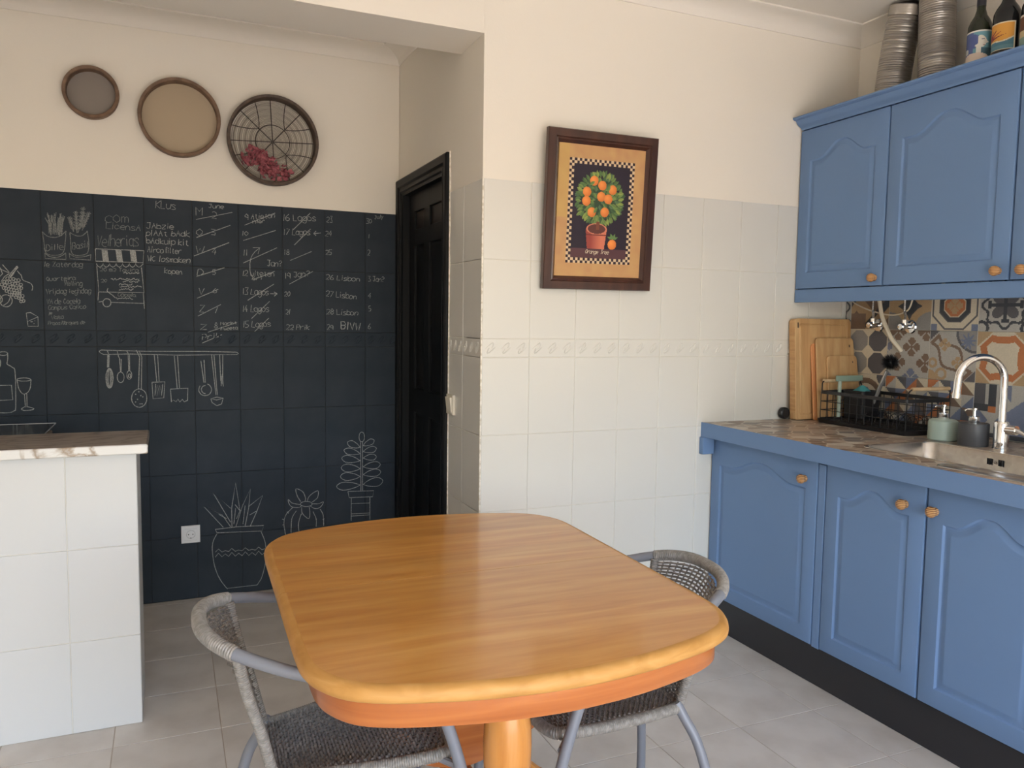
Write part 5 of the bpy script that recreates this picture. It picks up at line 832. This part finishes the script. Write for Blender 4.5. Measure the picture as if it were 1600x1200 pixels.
def lab1(u, v):
    im = np.zeros(u.shape+(3,)); im[:] = cc(110, 160, 175); im[u < .42] = cc(88, 104, 150)
    im[(R_(u, v*1.2, .36, .80) < .22)] = cc(84, 98, 150); im[(v < .5) & (u > .62)] = cc(70, 105, 120)
    face = (((u-.60)/.17)**2+((v-.68)/.17)**2 < 1) | ((np.abs(u-.57) < .06) & (v > .35) & (v < .62)); im[face] = cc(226, 224, 214)
    im[(u > .70) & (u < .84) & (np.abs(v-.66) < .07*(.84-u)/.14)] = cc(226, 224, 214); im[(np.abs(u-.67) < .035) & (np.abs(v-.74) < .012)] = cc(70, 80, 110); im[(np.abs(u-.70) < .03) & (np.abs(v-.57) < .012)] = cc(150, 110, 110)
    im[(R_(u, v, .44, .74) < .15) & (u < .55)] = cc(84, 98, 150)
    im[((u-.45)/.42)**2+((v-.18)/.2)**2 < 1] = cc(222, 205, 190); im[(v < .12) & (u < .6)] = cc(190, 180, 200); im[(R_(u, v, .20, .45) < .08)] = cc(214, 214, 206)
    im[v > .965] = cc(230, 228, 220); return im
def lab2(u, v):
    im = np.zeros(u.shape+(3,)); im[:] = cc(222, 160, 72); w = .26+.20*u+.05*np.sin(u*7)
    im[v < w] = cc(226, 214, 190); im[v < w-.05] = cc(82, 128, 146); im[(v < .16) & (v < w-.1)] = cc(100, 142, 156)
    for a in range(4):
        x0, y0 = .12, .40+.0*a; dx, dy = math.cos(.25+.28*a), math.sin(.25+.28*a); al = (u-x0)*dx+(v-y0)*dy; pe = np.abs(-(u-x0)*dy+(v-y0)*dx)
        im[(al > 0) & (al < .62-.08*a) & (pe < .045*(1-al/.66))] = cc(168, 62, 56) if a % 2 else cc(120, 44, 60)
    im[(u > .965) | (v > .965) | (v < .03)] = cc(226, 214, 188); return im
def lab3(u, v):
    im = np.zeros(u.shape+(3,)); im[:] = cc(112, 78, 66); im[v < .55] = cc(206, 190, 150); im[v < .36] = cc(140, 165, 155); im[v < .14] = cc(110, 140, 150); im[v > .93] = cc(222, 216, 204); return im
bottle('wine bottle with the blue face label, next to the duct hoses', 1.650, -.740, .0405, .212, BOTG, lab1, .080, .206, (math.pi*.64, math.pi*1.62))
bottle('wine bottle with an orange and blue label, between two other bottles', 1.650, -.842, .0445, .222, BOTB, lab2, .108, .202, (math.pi*.62, math.pi*1.40))
bottle('wine bottle with brown and cream label, cut by the right image edge', 1.650, -.944, .0435, .218, BOTB, lab3, .085, .202, (math.pi*.64, math.pi*1.62))
# ------------------------------------------------------------------ sieves on the chalkboard wall
def sieve(lbl, cx, cz, r, depth, mesh_m, wires=False):
    y0 = YC+.0015; t = thing('wall_sieve', lbl, 'sieve', (cx, y0, cz-r), 'round sieves hung on the wall')
    f = y0-depth
    ring = MB().lathe([(r-.012, f+.001), (r-.001, f), (r, f+.002), (r, f+depth*.45), (r-.003, f+depth*.5), (r-.003, y0-.001), (r-.016, y0-.001), (r-.015, f+.004), (r-.012, f+.001)], (cx, 0, cz), 'y', 72, cap=False)
    obj('hoop', ring, SIEVEW if not wires else mat('dark_bent_wood', (.055, .035, .026, 1), .5, noise=(30, (.10, .065, .045, 1), .4, .65)), t)
    ym = y0-.010
    if not wires:
        obj('mesh_cloth', MB().lathe([(0, ym), (r-.009, ym), (r-.009, ym+.002), (0, ym+.002)], (cx, 0, cz), 'y', 48), mesh_m, t)
        obj('inner_band', MB().lathe([(r-.010, ym-.030), (r-.0125, ym-.030), (r-.0125, ym-.001), (r-.010, ym-.001)], (cx, 0, cz), 'y', 64, cap=False), SIEVEW, t)
    else:
        mb = MB()
        for k in range(1, 38):
            q = (r-.014)*k/37.5; off = .0035*math.sin(k*1.3)*(k/37)
            mb.tube([(cx+q*math.cos(a)+off, ym, cz+q*math.sin(a)) for a in [2*math.pi*i/40 for i in range(40)]], .00135, n=4, closed=True)
        o = obj('ring_wires', mb, WIRE, t); o['kind'] = 'stuff'
        sp = MB(); ys = ym-.004
        P = lambda rad, ang: (cx+rad*math.cos(ang), ys, cz+rad*math.sin(ang))
        for k in range(8):
            a = math.radians(45*k+3); sp.tube([P(.002, a), P(r-.010, a)], .0021, n=5)
            b = a+math.radians(24 if k % 2 else 21); c0 = a if k % 2 else a+math.radians(45)
            sp.tube(spline([P(r*.40, c0), P(r*.52, b+(c0-b)*.45), P(r*.75, b+(c0-b)*.1), P(r-.010, b)], 5), .0019, n=5)
        sp.tube([P(r*.375, 2*math.pi*i/40) for i in range(40)], .0020, n=5, closed=True)
        obj('spokes', sp, DWIRE, t)
    return t
sieve('smallest of the three round wall sieves, with a grey mesh', -1.374, 2.296, .110, .055, mat('grey_sieve_mesh', (.235, .200, .175, 1), .6))
sieve('middle round wall sieve with a plain beige mesh', -1.022, 2.228, .172, .060, mat('beige_sieve_mesh', (.42, .335, .235, 1), .65))
sieve('largest round wall sieve, dark hoop and a spoked wire mesh', -.618, 2.168, .207, .065, None, True)
fl = MB(); rs = random.Random(2); fm = []
for i in range(95):
    t_ = rs.random(); ax = -.730+.165*t_+rs.uniform(-.04, .04); az = 2.100-.115*t_+rs.uniform(-.045, .045)
    if math.hypot(ax+.618, az-2.168) > .175: continue
    for k in range(3):
        c = Vector((ax, YC-.028-rs.uniform(0, .02), az)); d = Vector((rs.gauss(0, 1), -abs(rs.gauss(0, .8)), rs.gauss(0, 1))).normalized(); s_ = d.orthogonal().normalized()
        s_.rotate(Matrix.Rotation(rs.uniform(0, 6), 3, d)); n_ = d.cross(s_); l = rs.uniform(.018, .030); w_ = l*.5
        fl.add([c, c+d*l*.5+s_*w_+n_*.003, c+d*l, c+d*l*.5-s_*w_+n_*.003, c+d*l*.5-n_*.004], [(0, 1, 4), (1, 2, 4), (2, 3, 4), (3, 0, 4)])
o = tag(obj('dried_flowers', fl, PINK), 'bunch of dried pink bougainvillea lying in the largest wall sieve', 'flowers'); o['kind'] = 'stuff'

# ------------------------------------------------------------------ framed orange-tree print, leaning out at the top
PW, PH, PB = .487, .604, .052
MP = Matrix.Translation((.4815, -.012, 1.470)) @ Matrix.Rotation(math.radians(4.0), 4, 'X') @ Matrix.Rotation(math.radians(-.35), 4, 'Y')
pic = thing('framed_picture', 'dark mahogany framed print of a potted orange tree on the tiled wall', 'picture', (.4815, -.012, 1.470))
def fring(o_, d): return [(-PW/2+o_, -d, o_), (PW/2-o_, -d, o_), (PW/2-o_, -d, PH-o_), (-PW/2+o_, -d, PH-o_)]
fm_ = MB().loops([fring(0, 0), fring(0, .020), fring(.003, .024), fring(.030, .026), (fring(.034, .021)), fring(.040, .023), fring(PB-.004, .014), fring(PB, .010), fring(PB, 0)], close_last=False)
obj('frame', fm_.xf(MP), FRAMEW, pic, angle=20)
obj('backing', MB().box((-PW/2+.03, -.006, .03), (PW/2-.03, -.001, PH-.03)).xf(MP), DWIRE, pic)
nu, nv = 190, 245
u, v = np.meshgrid((np.arange(nu)+.5)/nu, (np.arange(nv)+.5)/nv, indexing='ij')
im = np.zeros((nu, nv, 3)); rs_ = np.random.RandomState(3)
def smooth(a, k):
    for _ in range(k): a = (a+np.roll(a, 1, 0)+np.roll(a, -1, 0)+np.roll(a, 1, 1)+np.roll(a, -1, 1))/5
    return a
bl = smooth(rs_.rand(nu, nv), 60); bl = (bl-bl.min())/(bl.max()-bl.min())
im[:] = cc(198, 158, 104)*(1-bl[..., None])+cc(186, 138, 96)*bl[..., None]; im[(u < .12) & (v > .45)] = im[(u < .12) & (v > .45)]*.5+cc(198, 164, 90)*.5
ck = (u > .125) & (u < .875) & (v > .105) & (v < .895); i_, j_ = np.floor((u-.125)/.75*27).astype(int), np.floor((v-.105)/.79*37).astype(int)
im[ck] = np.where(((i_+j_) % 2 == 0)[ck][:, None], cc(44, 26, 40), cc(212, 186, 150))
pn = (u > .1805) & (u < .8195) & (v > .148) & (v < .852); im[pn] = cc(36, 27, 42)
im[pn & (v < .222)] = cc(84, 52, 58)
asp = .605/.49*0+ (PH-2*PB)/(PW-2*PB)     # v units per u unit
def dist(a, b): return np.hypot(u-a, (v-b)*asp)
tx, ty = .485, .600
leafs = random.Random(6)
def leaf_(a, b, an, l, w_, c):
    x, y = u-a, (v-b)*asp; p = x*math.cos(an)+y*math.sin(an); q = -x*math.sin(an)+y*math.cos(an); t = p/l
    msk = (t > 0) & (t < 1) & (np.abs(q) < w_*np.sin(np.pi*np.clip(t, 0, 1))); im[msk] = c
    im[msk & (q > 0)] *= .78
im[dist(.485, .335) < .0] = 0
im[(np.abs(u-.475) < .018) & (v > .36) & (v < .46)] = cc(110, 62, 44)
im[dist(tx, ty) < .205] = cc(48, 70, 50)
for i in range(190):
    rr_ = math.sqrt(leafs.random())*.235; an = leafs.uniform(0, 6.283)
    leaf_(tx+rr_*math.cos(an), ty+rr_*math.sin(an)/asp, an+leafs.uniform(-.7, .7), leafs.uniform(.05, .085), leafs.uniform(.013, .020), cc(*leafs.choice([(74, 104, 62), (98, 126, 70), (120, 142, 76), (84, 112, 80), (62, 92, 60)])))
for i in range(40):
    an = 6.283*i/40; leaf_(tx+.21*math.cos(an), ty+.21*math.sin(an)/asp, an+leafs.uniform(-.35, .35), .075, .016, cc(*leafs.choice([(86, 116, 66), (112, 138, 76), (140, 158, 80)])))
def ball(a, b, r):
    d = dist(a, b); m_ = d < r; k = np.clip(dist(a-r*.25, b+r*.2)/r, 0, 1.3)[..., None]; im[m_] = (cc(238, 150, 74)*(1-k*.5)+cc(190, 84, 30)*k*.5)[m_]
for a, b in ((.412, .735), (.507, .704), (.628, .676), (.335, .650), (.500, .619), (.582, .604), (.333, .580), (.398, .498), (.548, .503)): ball(a, b, .048)
for a, b, an in ((.45, .60, 2.2), (.36, .70, .6), (.57, .66, 1.2), (.46, .54, 4.2), (.52, .46, 5.3), (.62, .56, 5.9), (.38, .55, 3.9)): leaf_(a, b, an, .075, .016, cc(108, 136, 74))
# pot
py = (v-.215)/.155; hw = .098+.024*py
pm = (np.abs(u-.462) < hw) & (v > .222) & (v < .372); sh = np.clip((u-.462)/.12+.5, 0, 1)[..., None]
im[pm] = (cc(150, 66, 58)*(1-sh)+cc(206, 118, 92)*sh)[pm]; im[pm & (np.abs(v-.325) < .004)] = cc(110, 48, 44)
ell = ((u-.465)/.118)**2+((v-.372)*asp/.056)**2; im[ell < 1] = cc(206, 126, 100); im[ell < .74] = cc(92, 50, 44)
im[(np.abs(u-.475) < .018) & (v > .368) & (v < .43)] = cc(118, 66, 48)
ball(.652, .258, .050)
for an in (.4, 1.1, 2.0, 2.75): leaf_(.655, .298, an, .065, .013, cc(102, 134, 78))
MPp = MP @ Matrix.Translation((-PW/2+PB-.003, -.0105, PB-.003))
cw_, ch_ = PW-2*PB+.006, PH-2*PB+.006
mb, cols, ng = grid_mesh('print', im, lambda a, b: tuple(MPp @ Vector((a*cw_, 0, b*ch_))), PAPER)
po_ = obj('print', mb, PAPER, pic, fix=False); paint_mesh(po_, cols, ng)
tm = MB()
def script(s, x, z, h, gw):
    for c in s:
        if c in FONT:
            for st_ in FONT[c]:
                pts = [(x+p[0]/4*gw+(p[1]-2)/6*h*.28, (p[1]-2)/6*h+z) for p in st_]
                for a, b in zip(pts, pts[1:]):
                    d = Vector((b[0]-a[0], b[1]-a[1])); d = d.normalized() if d.length else Vector((1, 0)); n_ = Vector((-d.y, d.x))*.0008
                    tm.add([tuple(MPp @ Vector((p_[0], -.0005, p_[1]))) for p_ in ((a[0]+n_.x, a[1]+n_.y), (a[0]-n_.x, a[1]-n_.y), (b[0]-n_.x, b[1]-n_.y), (b[0]+n_.x, b[1]+n_.y))], [(0, 1, 2, 3)])
        x += gw*1.18
script('Orange Tree', .345*cw_, .182*ch_, .016, .0082)
obj('caption', tm, mat('cream_print', L(222, 206, 180), .6), pic, fix=False)

# ------------------------------------------------------------------ wall socket and light switch
so_ = thing('wall_socket', 'white wall socket low on the chalkboard wall', 'socket', (-1.0075, YC, .272), None)
cx, cz = -1.0075, .314
def sq(h, y): return [(cx-h, y, cz-h), (cx+h, y, cz-h), (cx+h, y, cz+h), (cx-h, y, cz+h)]
WS = mat('white_socket_plastic', (.70, .71, .73, 1), .3)
obj('plate', MB().loops([sq(.0415, YC), sq(.0415, YC-.006), sq(.0385, YC-.009), sq(.0285, YC-.0092), sq(.028, YC-.007), sq(.0275, YC-.0095)]), WS, so_, angle=20)
obj('insert_groove', MB().lathe([(.0192, YC-.0099), (.0192, YC-.0101), (.0180, YC-.0101), (.0180, YC-.0099)], (cx, 0, cz), 'y', 32, cap=False), mat('grey_groove', (.30, .31, .33, 1), .6), so_)
obj('insert', MB().lathe([(.0215, YC-.0094), (.0207, YC-.0112), (.0196, YC-.0112), (.0190, YC-.0098), (0, YC-.0098)], (cx, 0, cz), 'y', 32), WS, so_)
pins = MB()
for dx, dz in ((-.0095, 0), (.0095, 0), (0, -.0175)): pins.lathe([(0, YC-.0103), (.0026, YC-.0102), (.0026, YC-.0097)], (cx+dx, 0, cz+dz), 'y', 10)
obj('pin_holes', pins, BLK, so_)
sw = thing('light_switch', 'cream light switch on the side wall next to the black door', 'switch', (0, .333, .945), None)
CREAM = mat('cream_switch', (.76, .71, .60, 1), .35); cy_, cz = .3335, .988
def sq2(a, b, x): return [(x, cy_-a, cz-b), (x, cy_+a, cz-b), (x, cy_+a, cz+b), (x, cy_-a, cz+b)]
obj('plate', MB().loops([sq2(.0415, .0415, 0), sq2(.0415, .0415, -.008), sq2(.039, .039, -.0105), sq2(.030, .032, -.0105)]), CREAM, sw, angle=20)
rk = MB().add([(-.0105, cy_-.029, cz-.031), (-.0105, cy_+.029, cz-.031), (-.0105, cy_+.029, cz+.031), (-.0105, cy_-.029, cz+.031), (-.0125, cy_-.029, cz-.031), (-.0125, cy_+.029, cz-.031), (-.020, cy_+.029, cz+.031), (-.020, cy_-.029, cz+.031)], [(0, 1, 2, 3), (4, 5, 6, 7), (0, 1, 5, 4), (1, 2, 6, 5), (2, 3, 7, 6), (3, 0, 4, 7)])
obj('rocker', rk, CREAM, sw)

# ------------------------------------------------------------------ dining table
TX, TY, TR = -.449, -1.092, math.radians(-1.4)
tb = thing('dining_table', 'honey oak extension table with rounded ends and orange-brown apron', 'table', (TX, TY, 0))
tb.rotation_euler = (0, 0, TR); ORG[tb] = (0, 0, 0)
q4 = [(.434, 0), (.434, .18), (.4335, .31), (.429, .378), (.411, .431), (.374, .481), (.318, .514), (.243, .538), (.145, .560), (.04, .571)]
half = [(p[0], p[1]) for p in q4]+[(-p[0], p[1]) for p in reversed(q4)]
hs_ = [(p.x, p.z) for p in spline([(a, 0, b) for a, b in half], 4)]
hs_[0] = (.434, 0); hs_[-1] = (-.434, 0)
def half_ring(d, z, s, g=.0007):
    full = hs_; n = len(full); o_ = []
    for i, p in enumerate(full):
        if i == 0: o_.append((p[0]-d, g)); continue
        if i == n-1: o_.append((p[0]+d, g)); continue
        a, c = full[i-1], full[i+1]; t = Vector((c[0]-a[0], c[1]-a[1])).normalized(); o_.append((p[0]-t.y*d, max(g, p[1]+t.x*d)))
    return [(x, y*s, z) for x, y in o_]
for s_ in (1, -1):
    ed = [(.014, .7215), (.004, .7225), (.0008, .7265), (0, .733), (.001, .739), (.0045, .7445), (.0105, .7485), (.018, .750), (.0195, .750)]
    rings = [half_ring(d, z, s_) for d, z in ed]
    mb = MB().loops(rings[:-1]+[rings[-1]], close_last=False, close_first=True, mi=1)
    n = len(rings[0]); mb.add(rings[-1], [tuple(range(n))], 0)
    obj('tabletop_leaf', mb, [TWOOD, TEDGE], tb, angle=50)
    ri = [half_ring(.026, .7212, s_), half_ring(.026, .673, s_), half_ring(.028, .670, s_), half_ring(.044, .670, s_), half_ring(.046, .7212, s_)]
    obj('apron', MB().loops(ri, close_last=False), APRON, tb, angle=40)
colp = [(.036, .665), (.040, .660), (.040, .652), (.030, .646), (.027, .630), (.028, .615), (.034, .590), (.043, .555), (.0485, .515), (.0505, .475), (.0495, .435), (.046, .395), (.040, .355), (.033, .325), (.028, .308), (.030, .298), (.040, .292), (.043, .282), (.040, .272), (.032, .266), (.036, .250), (.044, .240), (.044, .165)]
for dy in (-.270, .270):
    obj('turned_column', MB().lathe(list(reversed(colp)), (-.005, dy, 0), 'z', 32), COLW, tb)
    for sx in (-1, 1):
        pth = [(-.005+sx*.03, dy, .205), (-.005+sx*.12, dy, .185), (-.005+sx*.22, dy, .115), (-.005+sx*.30, dy, .045), (-.005+sx*.345, dy, .022)]
        obj('foot', MB().tube(spline(pth, 4), [.036-.016*i/16 for i in range(17)], n=10), COLW, tb)
pn_ = MB(); bot = [(-.20+.40*i/16, .262+.075*abs(2*i/16-1)**1.6) for i in range(17)]
pn_.loops([[(x, .018, z) for x, z in bot]+[(.20, .018, .7205), (-.20, .018, .7205)], [(x, .045, z) for x, z in bot]+[(.20, .045, .7205), (-.20, .045, .7205)]], close_first=True)
obj('cross_board', pn_, APRON, tb, angle=30)
obj('stretcher', MB().box((-.03, -.262, .205), (.02, .262, .262), .004), APRON, tb)

# ------------------------------------------------------------------ wicker bistro chair (faces +x), then a copy
ch = thing('bistro_chair', 'grey tube and wicker chair left of the table, back towards the grey half wall', 'chair', (0, 0, 0), 'wicker bistro chairs at the table')
def mir(p): return [(a, -b, c) for a, b, c in p]
side = [(-.262, 0, .712), (-.258, .060, .710), (-.238, .115, .704), (-.205, .158, .694), (-.160, .190, .681), (-.100, .219, .664), (-.03, .240, .648), (.04, .251, .637), (.10, .254, .629), (.147, .254, .614), (.174, .254, .590), (.192, .253, .545)]
arc = list(reversed(side))+mir(side[1:])
sp_ = spline(arc, 6)
obj('arm_rail', MB().tube(sp_, .0125, n=14), GREYTUBE, ch)
for s_ in (1, -1):
    obj('leg', MB().tube(spline([(.1912, .253*s_, .549), (.220, .252*s_, .46), (.246, .251*s_, .36), (.267, .250*s_, .24), (.280, .250*s_, .11), (.284, .250*s_, .008)], 5), .0125, n=12).tube([(.2840, .250*s_, .012), (.2842, .250*s_, .0)], .0142, n=12), GREYTUBE, ch)
    obj('leg', MB().tube(spline([(-.116, .116*s_, .413), (-.132, .128*s_, .380), (-.158, .152*s_, .32), (-.180, .176*s_, .22), (-.192, .192*s_, .11), (-.196, .200*s_, .008)], 6), .0125, n=12).tube([(-.1960, .200*s_, .012), (-.1962, .2003*s_, 0)], .0142, n=12), GREYTUBE, ch)
    obj('back_post', wrapped(MB(), spline([(-.196, .152*s_, .686), (-.178, .138*s_, .60), (-.152, .124*s_, .51), (-.126, .114*s_, .403)], 6), .0105, .0046, .0013, 12), WRAP, ch)
    obj('seat_rail', wrapped(MB(), spline([(-.126, .116*s_, .400), (-.03, .140*s_, .403), (.10, .172*s_, .412), (.195, .193*s_, .424), (.222, .190*s_, .424)], 6), .0125, .0050, .0014, 12), WRAP, ch)
    obj('bracket', MB().tube([(.200, .190*s_, .418), (.238, .240*s_, .414)], .008, n=8), GREYTUBE, ch)
wa = [p for p in sp_ if p.x < -.198]
obj('back_wrap', wrapped(MB(), wa, .0138, .0060, .0016, 14), WRAP, ch)
obj('front_rail', wrapped(MB(), spline([(.200, -.196, .427), (.232, -.176, .422), (.244, -.10, .414), (.248, 0, .411), (.244, .10, .414), (.232, .176, .422), (.200, .196, .427)], 6), .0125, .0050, .0014, 12), WRAP, ch)
obj('rear_rail', MB().tube([(-.124, -.118, .398), (-.128, -.05, .394), (-.129, 0, .393), (-.128, .05, .394), (-.124, .118, .398)], .010, n=10), WRAP, ch)
def weave(fn, nw, nf, rw, rf, amp, inv=False):
    mb = MB()
    def N(a, b):
        e = .004; p = fn(a, b); du = fn(min(a+e, 1), b)-fn(max(a-e, 0), b); dv = fn(a, min(b+e, 1))-fn(a, max(b-e, 0)); n = du.cross(dv); return p, n.normalized()
    for i in range(nw+1):
        a = i/nw; mb.tube([N(a, k/14)[0] for k in range(15)], rw, n=5)
    for j in range(nf):
        b = (j+.5)/nf; pts = []
        for k in range(2*nw+1):
            a = k/(2*nw); p, n = N(a, b)
            pts.append(p+n*(amp*(1 if (k//2+j) % 2 else -1) if k % 2 == 0 else 0))
        mb.tube(pts, rf, n=4)
    return mb
def seat_fn(a, b):      # a across (0 left .. 1 right), b back -> front
    x = -.126+b*.368; w_ = .112+b*.082-(.014 if b > .95 else 0); s = 2*a-1
    return Vector((x, s*w_, .404+.026*b-.020*(1-s*s)*math.sin(math.pi*min(1, b*1.15+.08))-.016*max(0, b-.8)/.2*(1-s*s)))
def back_fn(a, b):      # a across, b bottom -> top
    s = 2*a-1; w_ = .112+.036*b; base = -.128-.004*(1-s*s); top = -.196
    bl_ = b**1.1; return Vector((base+(top-base)*bl_-.056*(1-s*s)*b**2.6, s*w_, .402+(.682+.018*(1-s*s)-.402)*b))
o = obj('seat_weave', weave(seat_fn, 24, 50, .0030, .0033, .0042), WICK, ch); o['kind'] = 'stuff'
o = obj('back_weave', weave(back_fn, 15, 36, .0026, .0030, .0034), WICK, ch); o['kind'] = 'stuff'
CH1, CH2 = ((-.777, -1.075, 0), math.radians(-1)), ((-.066, -1.120, 0), math.radians(175))
dup(ch, CH2[0], CH2[1], 'grey tube and wicker chair right of the table, back towards the blue base cabinets')
ch.location = CH1[0]; ch.rotation_euler = (0, 0, CH1[1])
